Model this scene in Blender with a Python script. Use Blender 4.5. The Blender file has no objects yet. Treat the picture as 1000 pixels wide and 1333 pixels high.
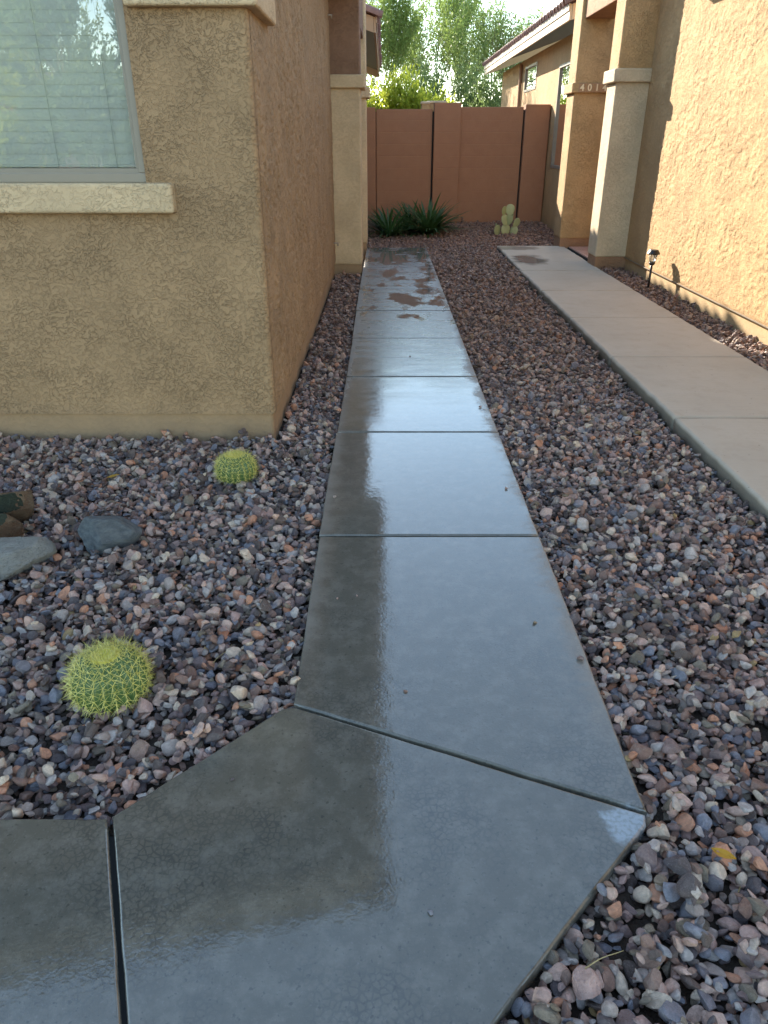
import bpy, bmesh, math, random
import numpy as np
from mathutils import Vector, Matrix, Euler, noise as mnoise

random.seed(7)
RNG = np.random.default_rng(11)
scene = bpy.context.scene
COL = scene.collection

# ------------------------------------------------------------------ camera
CAM_H = 1.49
cam_data = bpy.data.cameras.new('camera')
cam = bpy.data.objects.new('camera', cam_data)
COL.objects.link(cam)
cam_data.sensor_fit = 'VERTICAL'
cam_data.sensor_height = 36.0
cam_data.lens = 36.0 * 960 / 1333
cam_data.clip_start = 0.05
cam_data.clip_end = 2000
cam.location = (0, 0, CAM_H)
cam.rotation_euler = (math.radians(90 - 26.78), 0, 0)
scene.camera = cam

# ------------------------------------------------------------------ light
SUN_TO = Vector((-1.0, 2.15, 1.0)).normalized()        # towards the sun
SUN_EL = math.asin(SUN_TO.z)
SUN_AZ = math.atan2(SUN_TO.x, SUN_TO.y)
world = bpy.data.worlds.new('World')
scene.world = world
world.use_nodes = True
wn = world.node_tree
wn.nodes.clear()
wo = wn.nodes.new('ShaderNodeOutputWorld')
wb = wn.nodes.new('ShaderNodeBackground')
sky = wn.nodes.new('ShaderNodeTexSky')
sky.sky_type = 'NISHITA'
sky.sun_disc = False
sky.sun_elevation = SUN_EL
sky.sun_rotation = SUN_AZ
sky.air_density = 0.9
sky.dust_density = 0.1
sky.ozone_density = 1.0
wb.inputs['Strength'].default_value = 0.15
tint = wn.nodes.new('ShaderNodeMix')           # camera white balance, the same over the whole sky
tint.data_type = 'RGBA'
tint.blend_type = 'MULTIPLY'
tint.inputs[0].default_value = 1.0
tint.inputs[7].default_value = (1.0, 0.95, 0.82, 1)
wn.links.new(sky.outputs[0], tint.inputs[6])
wn.links.new(tint.outputs[2], wb.inputs['Color'])
wn.links.new(wb.outputs[0], wo.inputs['Surface'])

sun_data = bpy.data.lights.new('sun', 'SUN')
sun_data.energy = 3.75
sun_data.angle = math.radians(0.5)
sun_data.color = (1.0, 0.90, 0.75)
sun = bpy.data.objects.new('sun', sun_data)
COL.objects.link(sun)
sun.rotation_euler = (-SUN_TO).to_track_quat('-Z', 'Y').to_euler()

scene.view_settings.view_transform = 'Standard'
scene.view_settings.look = 'None'
scene.view_settings.gamma = 1.0
scene.view_settings.exposure = 2.36
scene.view_settings.use_curve_mapping = False
scene.render.engine = 'CYCLES'
scene.cycles.use_denoising = True
scene.cycles.max_bounces = 10
scene.cycles.diffuse_bounces = 6
scene.cycles.glossy_bounces = 4
scene.cycles.transparent_max_bounces = 12

# ------------------------------------------------------------------ helpers

def props(o, label=None, cat=None, group=None, kind=None):
    if label: o['label'] = label
    if cat: o['category'] = cat
    if group: o['group'] = group
    if kind: o['kind'] = kind
    return o


def empty(name, loc=(0, 0, 0), **k):
    o = bpy.data.objects.new(name, None)
    COL.objects.link(o)
    o.location = loc
    return props(o, **k)


def link(name, mesh, mat=None, parent=None, **k):
    o = bpy.data.objects.new(name, mesh)
    COL.objects.link(o)
    if mat is not None and len(mesh.materials) == 0:
        mesh.materials.append(mat)
    if parent is not None:
        o.parent = parent
        # parts are modelled in world space: undo the parent's offset
        l = Vector((0, 0, 0))
        q = parent
        while q is not None:
            l += q.location
            q = q.parent
        o.location = -l
    return props(o, **k)


def bm_obj(name, bm, mat=None, parent=None, smooth=False, **k):
    me = bpy.data.meshes.new(name)
    bm.to_mesh(me)
    bm.free()
    if smooth:
        me.polygons.foreach_set('use_smooth', [True] * len(me.polygons))
    return link(name, me, mat, parent, **k)


def bm_box(bm, x0, x1, y0, y1, z0, z1):
    v = [bm.verts.new(p) for p in ((x0, y0, z0), (x1, y0, z0), (x1, y1, z0), (x0, y1, z0),
                                   (x0, y0, z1), (x1, y0, z1), (x1, y1, z1), (x0, y1, z1))]
    for f in ((3, 2, 1, 0), (4, 5, 6, 7), (0, 1, 5, 4), (1, 2, 6, 5), (2, 3, 7, 6), (3, 0, 4, 7)):
        bm.faces.new([v[i] for i in f])
    return v


def box(name, x0, x1, y0, y1, z0, z1, mat, parent=None, bevel=0.0, seg=2, **k):
    bm = bmesh.new()
    bm_box(bm, x0, x1, y0, y1, z0, z1)
    if bevel:
        bmesh.ops.bevel(bm, geom=bm.edges[:], offset=bevel, segments=seg, profile=0.5, affect='EDGES')
    return bm_obj(name, bm, mat, parent, smooth=False, **k)


def prism_bm(poly, z0, z1):
    bm = bmesh.new()
    a = [bm.verts.new((x, y, z0)) for x, y in poly]
    b = [bm.verts.new((x, y, z1)) for x, y in poly]
    n = len(poly)
    bm.faces.new(a[::-1])
    bm.faces.new(b)
    for i in range(n):
        bm.faces.new((a[i], a[(i + 1) % n], b[(i + 1) % n], b[i]))
    bmesh.ops.recalc_face_normals(bm, faces=bm.faces[:])
    return bm


def tube(bm, p0, p1, r0, r1, n=6, cap=True):
    p0, p1 = Vector(p0), Vector(p1)
    d = (p1 - p0)
    if d.length < 1e-7: return
    q = d.to_track_quat('Z', 'Y')
    A, B = [], []
    for i in range(n):
        a = 2 * math.pi * i / n
        u = q @ Vector((math.cos(a), math.sin(a), 0))
        A.append(bm.verts.new(p0 + u * r0))
        B.append(bm.verts.new(p1 + u * r1))
    for i in range(n):
        bm.faces.new((A[i], A[(i + 1) % n], B[(i + 1) % n], B[i]))
    if cap:
        bm.faces.new(A[::-1]); bm.faces.new(B)


def lathe(bm, prof, n=20, c=(0, 0)):
    rings = []
    for r, z in prof:
        rings.append([bm.verts.new((c[0] + r * math.cos(2 * math.pi * i / n), c[1] + r * math.sin(2 * math.pi * i / n), z)) for i in range(n)])
    for a, b in zip(rings, rings[1:]):
        for i in range(n):
            bm.faces.new((a[i], a[(i + 1) % n], b[(i + 1) % n], b[i]))
    bm.faces.new(rings[0][::-1]); bm.faces.new(rings[-1])


# ------------------------------------------------------------------ materials
class NT:
    def __init__(s, name):
        s.m = bpy.data.materials.new(name)
        s.m.use_nodes = True
        s.t = s.m.node_tree
        s.t.nodes.clear()
        s.out = s.t.nodes.new('ShaderNodeOutputMaterial')

    def n(s, typ, ins=None, **k):
        nd = s.t.nodes.new(typ)
        for a, b in k.items(): setattr(nd, a, b)
        for a, b in (ins or {}).items():
            if isinstance(b, bpy.types.NodeSocket): s.t.links.new(b, nd.inputs[a])
            else: nd.inputs[a].default_value = b
        return nd

    def l(s, a, b): s.t.links.new(a, b)

    def pos(s): return s.n('ShaderNodeNewGeometry').outputs['Position']

    def obj(s): return s.n('ShaderNodeTexCoord').outputs['Object']

    def noise(s, vec, scale, detail=3, rough=0.5, dist=0.0):
        return s.n('ShaderNodeTexNoise', {'Vector': vec, 'Scale': scale, 'Detail': detail, 'Roughness': rough, 'Distortion': dist}).outputs['Fac']

    def ramp(s, fac, stops, interp='LINEAR'):
        nd = s.n('ShaderNodeValToRGB', {'Fac': fac})
        cr = nd.color_ramp
        cr.interpolation = interp
        while len(cr.elements) < len(stops): cr.elements.new(0.5)
        for e, (p, c) in zip(cr.elements, stops):
            e.position = p
            e.color = (*c, 1) if isinstance(c, tuple) else (c, c, c, 1)
        return nd.outputs['Color']

    def mixc(s, fac, a, b, mode='MIX'):
        nd = s.n('ShaderNodeMix', data_type='RGBA', blend_type=mode)
        for i, v in ((0, fac), (6, a), (7, b)):
            if isinstance(v, bpy.types.NodeSocket): s.l(v, nd.inputs[i])
            elif i == 0: nd.inputs[0].default_value = v
            else: nd.inputs[i].default_value = (*v, 1) if isinstance(v, tuple) else (v, v, v, 1)
        return nd.outputs[2]

    def math(s, op, a, b=0.0, clamp=False):
        nd = s.n('ShaderNodeMath', operation=op, use_clamp=clamp)
        for i, v in ((0, a), (1, b)):
            if isinstance(v, bpy.types.NodeSocket): s.l(v, nd.inputs[i])
            else: nd.inputs[i].default_value = v
        return nd.outputs[0]

    def bump(s, h, dist, strength=1.0, normal=None):
        nd = s.n('ShaderNodeBump', {'Height': h, 'Distance': dist, 'Strength': strength})
        if normal is not None: s.l(normal, nd.inputs['Normal'])
        return nd.outputs['Normal']

    def bsdf(s, **k):
        nd = s.n('ShaderNodeBsdfPrincipled')
        for a, b in k.items():
            a = a.replace('_', ' ')
            if isinstance(b, bpy.types.NodeSocket): s.l(b, nd.inputs[a])
            else: nd.inputs[a].default_value = (*b, 1) if isinstance(b, tuple) else b
        s.l(nd.outputs[0], s.out.inputs['Surface'])
        return nd


def smoothstep_ramp(t, fac, a, b, va=0.0, vb=1.0):
    nd = t.n('ShaderNodeMapRange', {'Value': fac, 'From Min': a, 'From Max': b, 'To Min': va, 'To Max': vb}, interpolation_type='SMOOTHSTEP')
    return nd.outputs['Result']


def stucco(name, col, depth=0.006, scale=55.0, grain=0.5):
    t = NT(name)
    p = t.pos()
    # warp for a trowelled, lace-like skin
    w = t.n('ShaderNodeTexNoise', {'Vector': p, 'Scale': 9.0, 'Detail': 2.0}).outputs['Color']
    pw = t.n('ShaderNodeVectorMath', {0: p, 1: t.n('ShaderNodeVectorMath', {0: w, 1: (0.05, 0.05, 0.05)}, operation='MULTIPLY').outputs[0]}, operation='ADD').outputs[0]
    st = t.n('ShaderNodeMapping', {'Vector': pw, 'Scale': (1.0, 0.7, 1.25)}).outputs[0]
    n1 = t.noise(st, scale, 5.0, 0.62, 0.35)
    lace = smoothstep_ramp(t, n1, 0.465, 0.525)
    ridge = t.math('SUBTRACT', 1.0, t.math('MULTIPLY', t.math('ABSOLUTE', t.math('SUBTRACT', n1, 0.5)), 9.0, True), clamp=True)
    n2 = t.noise(p, scale * 4.5, 2.0, 0.6)
    n3 = t.noise(p, 3.0, 3.0)
    area = smoothstep_ramp(t, t.noise(p, 4.5, 3.0), 0.38, 0.62, 0.45, 1.0)
    h = t.math('ADD', t.math('ADD', t.math('MULTIPLY', lace, 0.6), t.math('MULTIPLY', ridge, 0.22)), t.math('MULTIPLY', n2, grain))
    h = t.math('MULTIPLY', h, area)
    c = t.mixc(smoothstep_ramp(t, n3, 0.3, 0.75), tuple(x * 0.90 for x in col), tuple(min(x * 1.08, 0.9) for x in col))
    c = t.mixc(t.math('MULTIPLY', t.math('SUBTRACT', 1.0, lace), 0.18), c, tuple(x * 0.6 for x in col))
    # a little dust splash close to the ground
    sep = t.n('ShaderNodeSeparateXYZ', {0: p}).outputs
    dirt = t.math('MULTIPLY', smoothstep_ramp(t, t.math('ADD', sep[2], t.math('MULTIPLY', t.noise(p, 14.0, 4.0), 0.22)), 0.34, 0.06), 0.35)
    c = t.mixc(dirt, c, (0.20, 0.15, 0.105))
    t.bsdf(Base_Color=c, Roughness=0.88, Specular_IOR_Level=0.25, Normal=t.bump(h, depth))
    return t.m


def plain(name, col, rough=0.5, metal=0.0, spec=0.5, var=0.12, nscale=18.0, bump=0.0):
    t = NT(name)
    p = t.pos()
    n = t.noise(p, nscale, 4.0)
    c = t.mixc(n, tuple(x * (1 - var) for x in col), tuple(min(1, x * (1 + var)) for x in col))
    k = dict(Base_Color=c, Roughness=rough, Metallic=metal, Specular_IOR_Level=spec)
    if bump: k['Normal'] = t.bump(t.noise(p, nscale * 5, 4.0), bump)
    t.bsdf(**k)
    return t.m


def wet_concrete(name):
    t = NT(name)
    p = t.pos()
    sep = t.n('ShaderNodeSeparateXYZ', {0: p}).outputs
    X, Y = sep[0], sep[1]
    big = t.noise(p, 2.2, 4.0, 0.55)
    med = t.noise(p, 9.0, 4.0, 0.6)
    fine = t.noise(p, 160.0, 3.0, 0.6)
    # crackle print in the skin of the water (strongest close to the bend)
    vo = t.n('ShaderNodeTexVoronoi', {'Vector': t.n('ShaderNodeVectorMath', {0: p, 1: t.n('ShaderNodeVectorMath', {0: t.n('ShaderNodeTexNoise', {'Vector': p, 'Scale': 30.0}).outputs['Color'], 1: (0.012, 0.012, 0.0)}, operation='MULTIPLY').outputs[0]}, operation='ADD').outputs[0], 'Scale': 62.0}, feature='DISTANCE_TO_EDGE').outputs['Distance']
    crack = smoothstep_ramp(t, vo, 0.02, 0.20)
    crk_area = t.math('MULTIPLY', smoothstep_ramp(t, big, 0.40, 0.62), smoothstep_ramp(t, Y, 3.2, 1.2))
    # dry-ish rim along the right-hand edge, ragged
    edge = t.math('ADD', X, t.math('ADD', t.math('MULTIPLY', t.math('SUBTRACT', big, 0.5), 0.22), t.math('MULTIPLY', t.math('SUBTRACT', t.noise(p, 24.0, 4.0, 0.65), 0.5), 0.13)))
    dry = t.math('MULTIPLY', smoothstep_ramp(t, edge, 0.57, 0.67), smoothstep_ramp(t, Y, 1.3, 2.0))
    dryl = smoothstep_ramp(t, t.math('ADD', X, t.math('MULTIPLY', t.math('SUBTRACT', med, 0.5), 0.10)), -0.20, -0.275)
    dry = t.math('MAXIMUM', dry, t.math('MULTIPLY', t.math('MULTIPLY', dryl, smoothstep_ramp(t, Y, 1.75, 2.1)), 0.5))
    # standing puddles further along the walk
    pn = t.n('ShaderNodeMapping', {'Vector': p, 'Location': (0.37, 0.1, 0.0), 'Scale': (2.3, 1.15, 1.0)}).outputs[0]
    pud = t.noise(pn, 1.25, 6.0, 0.62, 0.2)
    bias = t.math('MULTIPLY', smoothstep_ramp(t, X, -0.1, 0.30), 0.07)
    pud = t.math('ADD', pud, bias)
    pud = t.math('ADD', pud, smoothstep_ramp(t, Y, 10.2, 10.9, 0.0, 0.07))
    pud = t.math('SUBTRACT', pud, smoothstep_ramp(t, Y, 7.2, 5.2, 0.0, 0.22))
    pud = smoothstep_ramp(t, pud, 0.53, 0.64)
    drk = t.mixc(big, (0.068, 0.060, 0.043), (0.108, 0.096, 0.074))
    drk = t.mixc(t.math('MULTIPLY', t.math('SUBTRACT', 1.0, crack), t.math('MULTIPLY', crk_area, 0.60)), drk, (0.03, 0.03, 0.028))
    drk = t.mixc(t.math('MULTIPLY', smoothstep_ramp(t, t.noise(p, 13.0, 6.0, 0.72), 0.42, 0.68), 0.55), drk, (0.155, 0.140, 0.112))
    drk = t.mixc(t.math('MULTIPLY', smoothstep_ramp(t, t.noise(p, 75.0, 2.0), 0.63, 0.70), 0.6), drk, (0.035, 0.032, 0.026))
    c = t.mixc(t.math('MULTIPLY', dry, 0.75), drk, (0.27, 0.235, 0.20))
    c = t.mixc(t.math('MULTIPLY', smoothstep_ramp(t, fine, 0.58, 0.72), 0.22), c, (0.22, 0.21, 0.19))
    ddx = t.math('SUBTRACT', X, 0.60)
    ddy = t.math('SUBTRACT', Y, 1.262)
    dd = t.math('SQRT', t.math('ADD', t.math('MULTIPLY', ddx, ddx), t.math('MULTIPLY', ddy, t.math('MULTIPLY', ddy, 1.6))))
    dd = t.math('ADD', dd, t.math('MULTIPLY', t.math('SUBTRACT', t.noise(p, 22.0, 4.0, 0.6), 0.5), 0.11))
    pale_patch = t.math('MULTIPLY', smoothstep_ramp(t, dd, 0.085, 0.045), smoothstep_ramp(t, t.noise(p, 90.0, 3.0), 0.3, 0.6, 0.5, 1.0))
    c = t.mixc(t.math('MULTIPLY', pale_patch, 0.8), c, (0.30, 0.34, 0.37))  # pale bluish patch at the right corner of the bend slab
    dry = t.math('MULTIPLY', dry, smoothstep_ramp(t, sep[2], -0.006, -0.0015))
    # water film: roughness grows with distance from the bend, mirror-flat in puddles
    film = t.math('ADD', smoothstep_ramp(t, Y, 3.2, 6.5, 0.018, 0.26), t.math('MULTIPLY', t.math('SUBTRACT', t.noise(t.n('ShaderNodeMapping', {'Vector': p, 'Scale': (1.0, 3.2, 1.0)}).outputs[0], 2.6, 4.0, 0.6), 0.5), smoothstep_ramp(t, Y, 2.5, 6.0, 0.10, 0.36)))
    film = t.math('MAXIMUM', film, 0.02)
    film = t.math('MULTIPLY', film, t.math('SUBTRACT', 1.0, pud))
    film = t.math('ADD', film, 0.025)
    cr = t.math('ADD', film, t.math('MULTIPLY', dry, 0.30), clamp=True)
    h = t.math('ADD', t.math('MULTIPLY', fine, 0.30), t.math('MULTIPLY', t.math('MULTIPLY', crack, crk_area), 0.25))
    h = t.math('ADD', h, t.math('MULTIPLY', t.noise(p, 48.0, 2.0), 0.55))
    h = t.math('MULTIPLY', h, t.math('SUBTRACT', 1.0, t.math('MULTIPLY', pud, 0.97)))
    h = t.math('ADD', h, t.math('MULTIPLY', t.math('MULTIPLY', t.noise(p, 15.0, 3.0, 0.62), 1.7), t.math('SUBTRACT', 1.0, pud)))
    nb = t.bump(h, 0.00032, 0.8)
    t.bsdf(Base_Color=c, Roughness=0.75, Specular_IOR_Level=0.3, Normal=t.bump(fine, 0.001),
           Coat_Weight=t.math('SUBTRACT', 1.0, t.math('MULTIPLY', dry, 0.72)), Coat_Roughness=cr, Coat_IOR=1.62, Coat_Normal=nb)
    return t.m


def dry_concrete(name):
    t = NT(name)
    p = t.pos()
    sep = t.n('ShaderNodeSeparateXYZ', {0: p}).outputs
    big = t.noise(p, 1.6, 5.0, 0.6)
    fine = t.noise(p, 140.0, 3.0, 0.6)
    brm = t.noise(t.n('ShaderNodeMapping', {'Vector': p, 'Scale': (4.0, 60.0, 1.0)}).outputs[0], 1.0, 3.0)
    c = t.mixc(big, (0.36, 0.305, 0.235), (0.50, 0.435, 0.35))
    c = t.mixc(t.math('MULTIPLY', smoothstep_ramp(t, t.noise(p, 7.0, 6.0, 0.7), 0.45, 0.75), 0.4), c, (0.34, 0.275, 0.20))
    c = t.mixc(t.math('MULTIPLY', smoothstep_ramp(t, brm, 0.5, 0.75), 0.25), c, (0.33, 0.30, 0.26))
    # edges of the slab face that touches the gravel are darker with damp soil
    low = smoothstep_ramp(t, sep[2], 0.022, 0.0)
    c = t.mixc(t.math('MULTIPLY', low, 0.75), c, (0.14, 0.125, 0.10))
    # one wet patch and a few stains
    dx = t.math('MULTIPLY', t.math('SUBTRACT', sep[0], 1.98), 3.1)
    dy = t.math('MULTIPLY', t.math('SUBTRACT', sep[1], 10.55), 1.5)
    r = t.math('SQRT', t.math('ADD', t.math('MULTIPLY', dx, dx), t.math('MULTIPLY', dy, dy)))
    r = t.math('ADD', r, t.math('MULTIPLY', t.math('SUBTRACT', t.noise(p, 5.0, 3.0), 0.5), 0.9))
    wet = smoothstep_ramp(t, r, 0.85, 0.45)
    dy2 = t.math('MULTIPLY', t.math('SUBTRACT', sep[1], 11.75), 3.0)
    dx2 = t.math('MULTIPLY', t.math('SUBTRACT', sep[0], 2.0), 2.2)
    r2 = t.math('SQRT', t.math('ADD', t.math('MULTIPLY', dx2, dx2), t.math('MULTIPLY', dy2, dy2)))
    r2 = t.math('ADD', r2, t.math('MULTIPLY', t.math('SUBTRACT', t.noise(p, 6.0, 3.0), 0.5), 1.0))
    wet = t.math('MAXIMUM', wet, t.math('MULTIPLY', smoothstep_ramp(t, r2, 0.9, 0.5), 0.6))
    c = t.mixc(t.math('MULTIPLY', wet, 0.85), c, (0.10, 0.088, 0.07))
    speck = smoothstep_ramp(t, t.noise(p, 45.0, 1.0), 0.76, 0.79)
    c = t.mixc(t.math('MULTIPLY', speck, 0.5), c, (0.12, 0.10, 0.08))
    t.bsdf(Base_Color=c, Roughness=0.8, Specular_IOR_Level=0.3, Coat_Weight=t.math('MULTIPLY', wet, 0.9), Coat_Roughness=0.08,
           Normal=t.bump(t.math('ADD', t.math('MULTIPLY', brm, 0.5), fine), 0.0015))
    return t.m


def stone_mat(name):
    t = NT(name)
    rnd = t.n('ShaderNodeObjectInfo').outputs['Random']
    o = t.obj()
    off = t.n('ShaderNodeVectorMath', {0: o, 1: t.n('ShaderNodeCombineXYZ', {0: t.math('MULTIPLY', rnd, 91.0), 1: t.math('MULTIPLY', rnd, 37.0), 2: t.math('MULTIPLY', rnd, 53.0)}).outputs[0]}, operation='ADD').outputs[0]
    r2 = t.math('FRACT', t.math('MULTIPLY', rnd, 17.31))
    r3 = t.math('FRACT', t.math('MULTIPLY', rnd, 71.77))
    pal = [(0.00, (0.241, 0.157, 0.145)), (0.08, (0.756, 0.476, 0.364)), (0.18, (0.102, 0.066, 0.051)), (0.27, (0.190, 0.179, 0.208)),
           (0.33, (0.522, 0.405, 0.343)), (0.42, (0.800, 0.603, 0.440)), (0.50, (0.292, 0.157, 0.109)), (0.60, (0.097, 0.074, 0.076)),
           (0.68, (0.594, 0.365, 0.301)), (0.76, (0.620, 0.525, 0.470)), (0.83, (0.270, 0.270, 0.310)), (0.89, (0.702, 0.301, 0.158)),
           (0.93, (0.241, 0.185, 0.121)), (0.9945, (0.522, 0.333, 0.128))]
    base = t.ramp(rnd, pal, 'CONSTANT')
    base = t.mixc(0.18, base, t.ramp(r2, [(0.0, (0.13, 0.10, 0.11)), (0.5, (0.28, 0.20, 0.185)), (1.0, (0.38, 0.33, 0.30))]))
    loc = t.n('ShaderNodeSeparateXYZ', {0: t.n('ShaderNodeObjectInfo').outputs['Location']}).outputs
    bounce_tint = t.math('MULTIPLY', smoothstep_ramp(t, loc[1], 3.2, 7.5), 0.70)      # warm bounce off the sunlit wall, painted into the far stones' colour
    base = t.mixc(bounce_tint, base, t.ramp(r2, [(0.0, (0.10, 0.055, 0.040)), (0.45, (0.27, 0.140, 0.095)), (1.0, (0.42, 0.27, 0.19))]))
    n1 = t.noise(off, 1.6, 4.0, 0.6)
    n2 = t.noise(off, 6.0, 4.0, 0.65)
    c = t.mixc(smoothstep_ramp(t, n1, 0.35, 0.7), t.mixc(0.3, base, 0.0), base)
    c = t.mixc(t.math('MULTIPLY', smoothstep_ramp(t, n2, 0.52, 0.72), 0.4), c, (0.38, 0.33, 0.31))
    c = t.mixc(t.math('MULTIPLY', smoothstep_ramp(t, n2, 0.45, 0.3), 0.4), c, (0.07, 0.05, 0.045))
    rough = t.math('ADD', t.math('MULTIPLY', r3, 0.40), 0.22)
    t.bsdf(Base_Color=c, Roughness=rough, Specular_IOR_Level=0.45, Normal=t.bump(t.noise(off, 9.0, 4.0, 0.6), 0.05, 0.5))
    return t.m


def soil_mat(name, a, b, scale=30.0):
    t = NT(name)
    p = t.pos()
    c = t.mixc(t.noise(p, scale, 6.0, 0.7), a, b)
    t.bsdf(Base_Color=c, Roughness=0.95, Specular_IOR_Level=0.1, Normal=t.bump(t.noise(p, scale * 3, 5.0), 0.02))
    return t.m


def leaf_mat(name, a, b, trans=0.5, rough=0.5):
    t = NT(name)
    # colour belongs to the leaf (each leaf is its own island)
    isl = t.n('ShaderNodeNewGeometry').outputs['Random Per Island']
    c = t.mixc(isl, a, b)
    pr = t.n('ShaderNodeBsdfPrincipled', {'Base Color': c, 'Roughness': rough, 'Specular IOR Level': 0.3})
    tr = t.n('ShaderNodeBsdfTranslucent', {'Color': t.mixc(0.5, c, tuple(min(1.0, x * 1.8) for x in b))})
    mx = t.n('ShaderNodeMixShader', {0: trans, 1: pr.outputs[0], 2: tr.outputs[0]})
    t.l(mx.outputs[0], t.out.inputs['Surface'])
    return t.m


def glass_mat(name, ior=1.5, tint=(0.85, 0.9, 0.9)):
    t = NT(name)
    fr = t.n('ShaderNodeFresnel', {'IOR': ior}).outputs[0]
    fr = t.math('MULTIPLY', fr, 3.7, True)                       # two faces and a low-e film
    p = t.pos()
    nb = t.bump(t.noise(p, 2.2, 1.0), 0.004, 1.0)
    gl = t.n('ShaderNodeBsdfGlossy', {'Color': (1, 1, 1, 1), 'Roughness': 0.0, 'Normal': nb})
    tp = t.n('ShaderNodeBsdfTransparent', {'Color': (*tint, 1)})
    mx = t.n('ShaderNodeMixShader', {0: fr, 1: tp.outputs[0], 2: gl.outputs[0]})
    t.l(mx.outputs[0], t.out.inputs['Surface'])
    return t.m


M = {}
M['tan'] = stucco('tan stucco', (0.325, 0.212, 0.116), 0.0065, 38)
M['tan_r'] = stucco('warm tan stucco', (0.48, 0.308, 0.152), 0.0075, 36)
M['cream'] = stucco('cream stucco', (0.56, 0.415, 0.255), 0.005, 32)
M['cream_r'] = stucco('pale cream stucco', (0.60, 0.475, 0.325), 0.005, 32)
M['brown'] = stucco('brown stucco', (0.235, 0.135, 0.085), 0.006, 28)
M['adobe'] = stucco('adobe stucco', (0.36, 0.20, 0.115), 0.006, 28)
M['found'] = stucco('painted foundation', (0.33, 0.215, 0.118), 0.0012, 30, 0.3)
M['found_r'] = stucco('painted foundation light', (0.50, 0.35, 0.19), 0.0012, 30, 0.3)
M['wet'] = wet_concrete('wet concrete')
M['dry'] = dry_concrete('dry concrete')
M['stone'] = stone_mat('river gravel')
M['soil'] = soil_mat('damp soil', (0.028, 0.02, 0.016), (0.075, 0.055, 0.042))
M['desert'] = soil_mat('desert soil', (0.12, 0.09, 0.065), (0.18, 0.14, 0.10), 4.0)
M['alu'] = plain('almond aluminium', (0.23, 0.20, 0.155), 0.5, 0.0, 0.5, 0.06)
M['glass'] = glass_mat('window glass')
M['blind'] = plain('white blind', (0.66, 0.65, 0.61), 0.55, 0, 0.4, 0.03)
M['cord'] = plain('blind cord', (0.5, 0.5, 0.48), 0.8)
M['dark'] = plain('dark room', (0.03, 0.028, 0.026), 0.9)
M['black'] = plain('black lamp plastic', (0.012, 0.012, 0.013), 0.35, 0, 0.5, 0.2)
M['steel'] = plain('galvanised pipe', (0.33, 0.27, 0.21), 0.5, 0.6, 0.5, 0.3, 40)
M['tile'] = plain('clay roof tile', (0.19, 0.105, 0.085), 0.8, 0, 0.3, 0.35, 12, 0.004)
M['fascia'] = plain('painted fascia', (0.60, 0.49, 0.36), 0.65, 0, 0.4, 0.08, 10, 0.002)
M['fascia_b'] = plain('brown fascia', (0.33, 0.215, 0.13), 0.7, 0, 0.4, 0.1, 10, 0.002)
M['soffit'] = plain('brown soffit', (0.07, 0.045, 0.03), 0.85)
M['flag'] = plain('pink flagstone', (0.42, 0.25, 0.19), 0.6, 0, 0.4, 0.3, 9, 0.003)
M['white'] = plain('white enamel', (0.75, 0.73, 0.68), 0.35)
M['numtile'] = plain('glazed number tile', (0.30, 0.17, 0.09), 0.35, 0, 0.5, 0.15)
M['numink'] = plain('dark tile glaze', (0.72, 0.60, 0.40), 0.4)
M['joint'] = plain('asphalt joint', (0.015, 0.014, 0.013), 0.9)


def block_mat():
    t = NT('red brown slump block')
    p = t.pos()
    sep = t.n('ShaderNodeSeparateXYZ', {0: p}).outputs
    n = t.noise(p, 5.0, 5.0, 0.6)
    n2 = t.noise(p, 60.0, 4.0, 0.6)
    zz = t.math('FRACT', t.math('DIVIDE', t.math('ADD', sep[2], t.math('MULTIPLY', t.noise(p, 6.0, 2.0), 0.012)), 0.2035))
    j = t.math('ABSOLUTE', t.math('SUBTRACT', zz, 0.5))
    course = smoothstep_ramp(t, j, 0.5, 0.45)
    c = t.mixc(n, (0.29, 0.140, 0.080), (0.36, 0.180, 0.105))
    c = t.mixc(t.math('MULTIPLY', smoothstep_ramp(t, n2, 0.5, 0.75), 0.25), c, (0.15, 0.07, 0.045))
    h = t.math('ADD', t.math('MULTIPLY', course, 0.30), t.math('MULTIPLY', n2, 0.5))
    t.bsdf(Base_Color=c, Roughness=0.9, Specular_IOR_Level=0.2, Normal=t.bump(h, 0.006))
    return t.m


M['block'] = block_mat()

# ------------------------------------------------------------------ ground and walks
g = bmesh.new()
S = 900
N = 24
gv = [[g.verts.new((-S + 2 * S * i / N, -S + 2 * S * j / N, -0.16)) for i in range(N + 1)] for j in range(N + 1)]
for j in range(N):
    for i in range(N):
        g.faces.new((gv[j][i], gv[j][i + 1], gv[j + 1][i + 1], gv[j + 1][i]))
bm_obj('ground', g, M['desert'], label='bare tan desert soil around the houses', kind='structure')


def inset_poly(poly, d):
    n = len(poly)
    out = []
    area = sum(poly[i][0] * poly[(i + 1) % n][1] - poly[(i + 1) % n][0] * poly[i][1] for i in range(n))
    sg = 1 if area > 0 else -1
    for i in range(n):
        p0, p1, p2 = Vector(poly[i - 1]), Vector(poly[i]), Vector(poly[(i + 1) % n])
        e1, e2 = (p1 - p0).normalized(), (p2 - p1).normalized()
        n1, n2 = Vector((-e1.y, e1.x)) * sg, Vector((-e2.y, e2.x)) * sg
        b = (n1 + n2)
        b = b / max(b.dot(n1), 0.2)
        q = p1 + b * d
        out.append((q.x, q.y))
    return out


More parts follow.
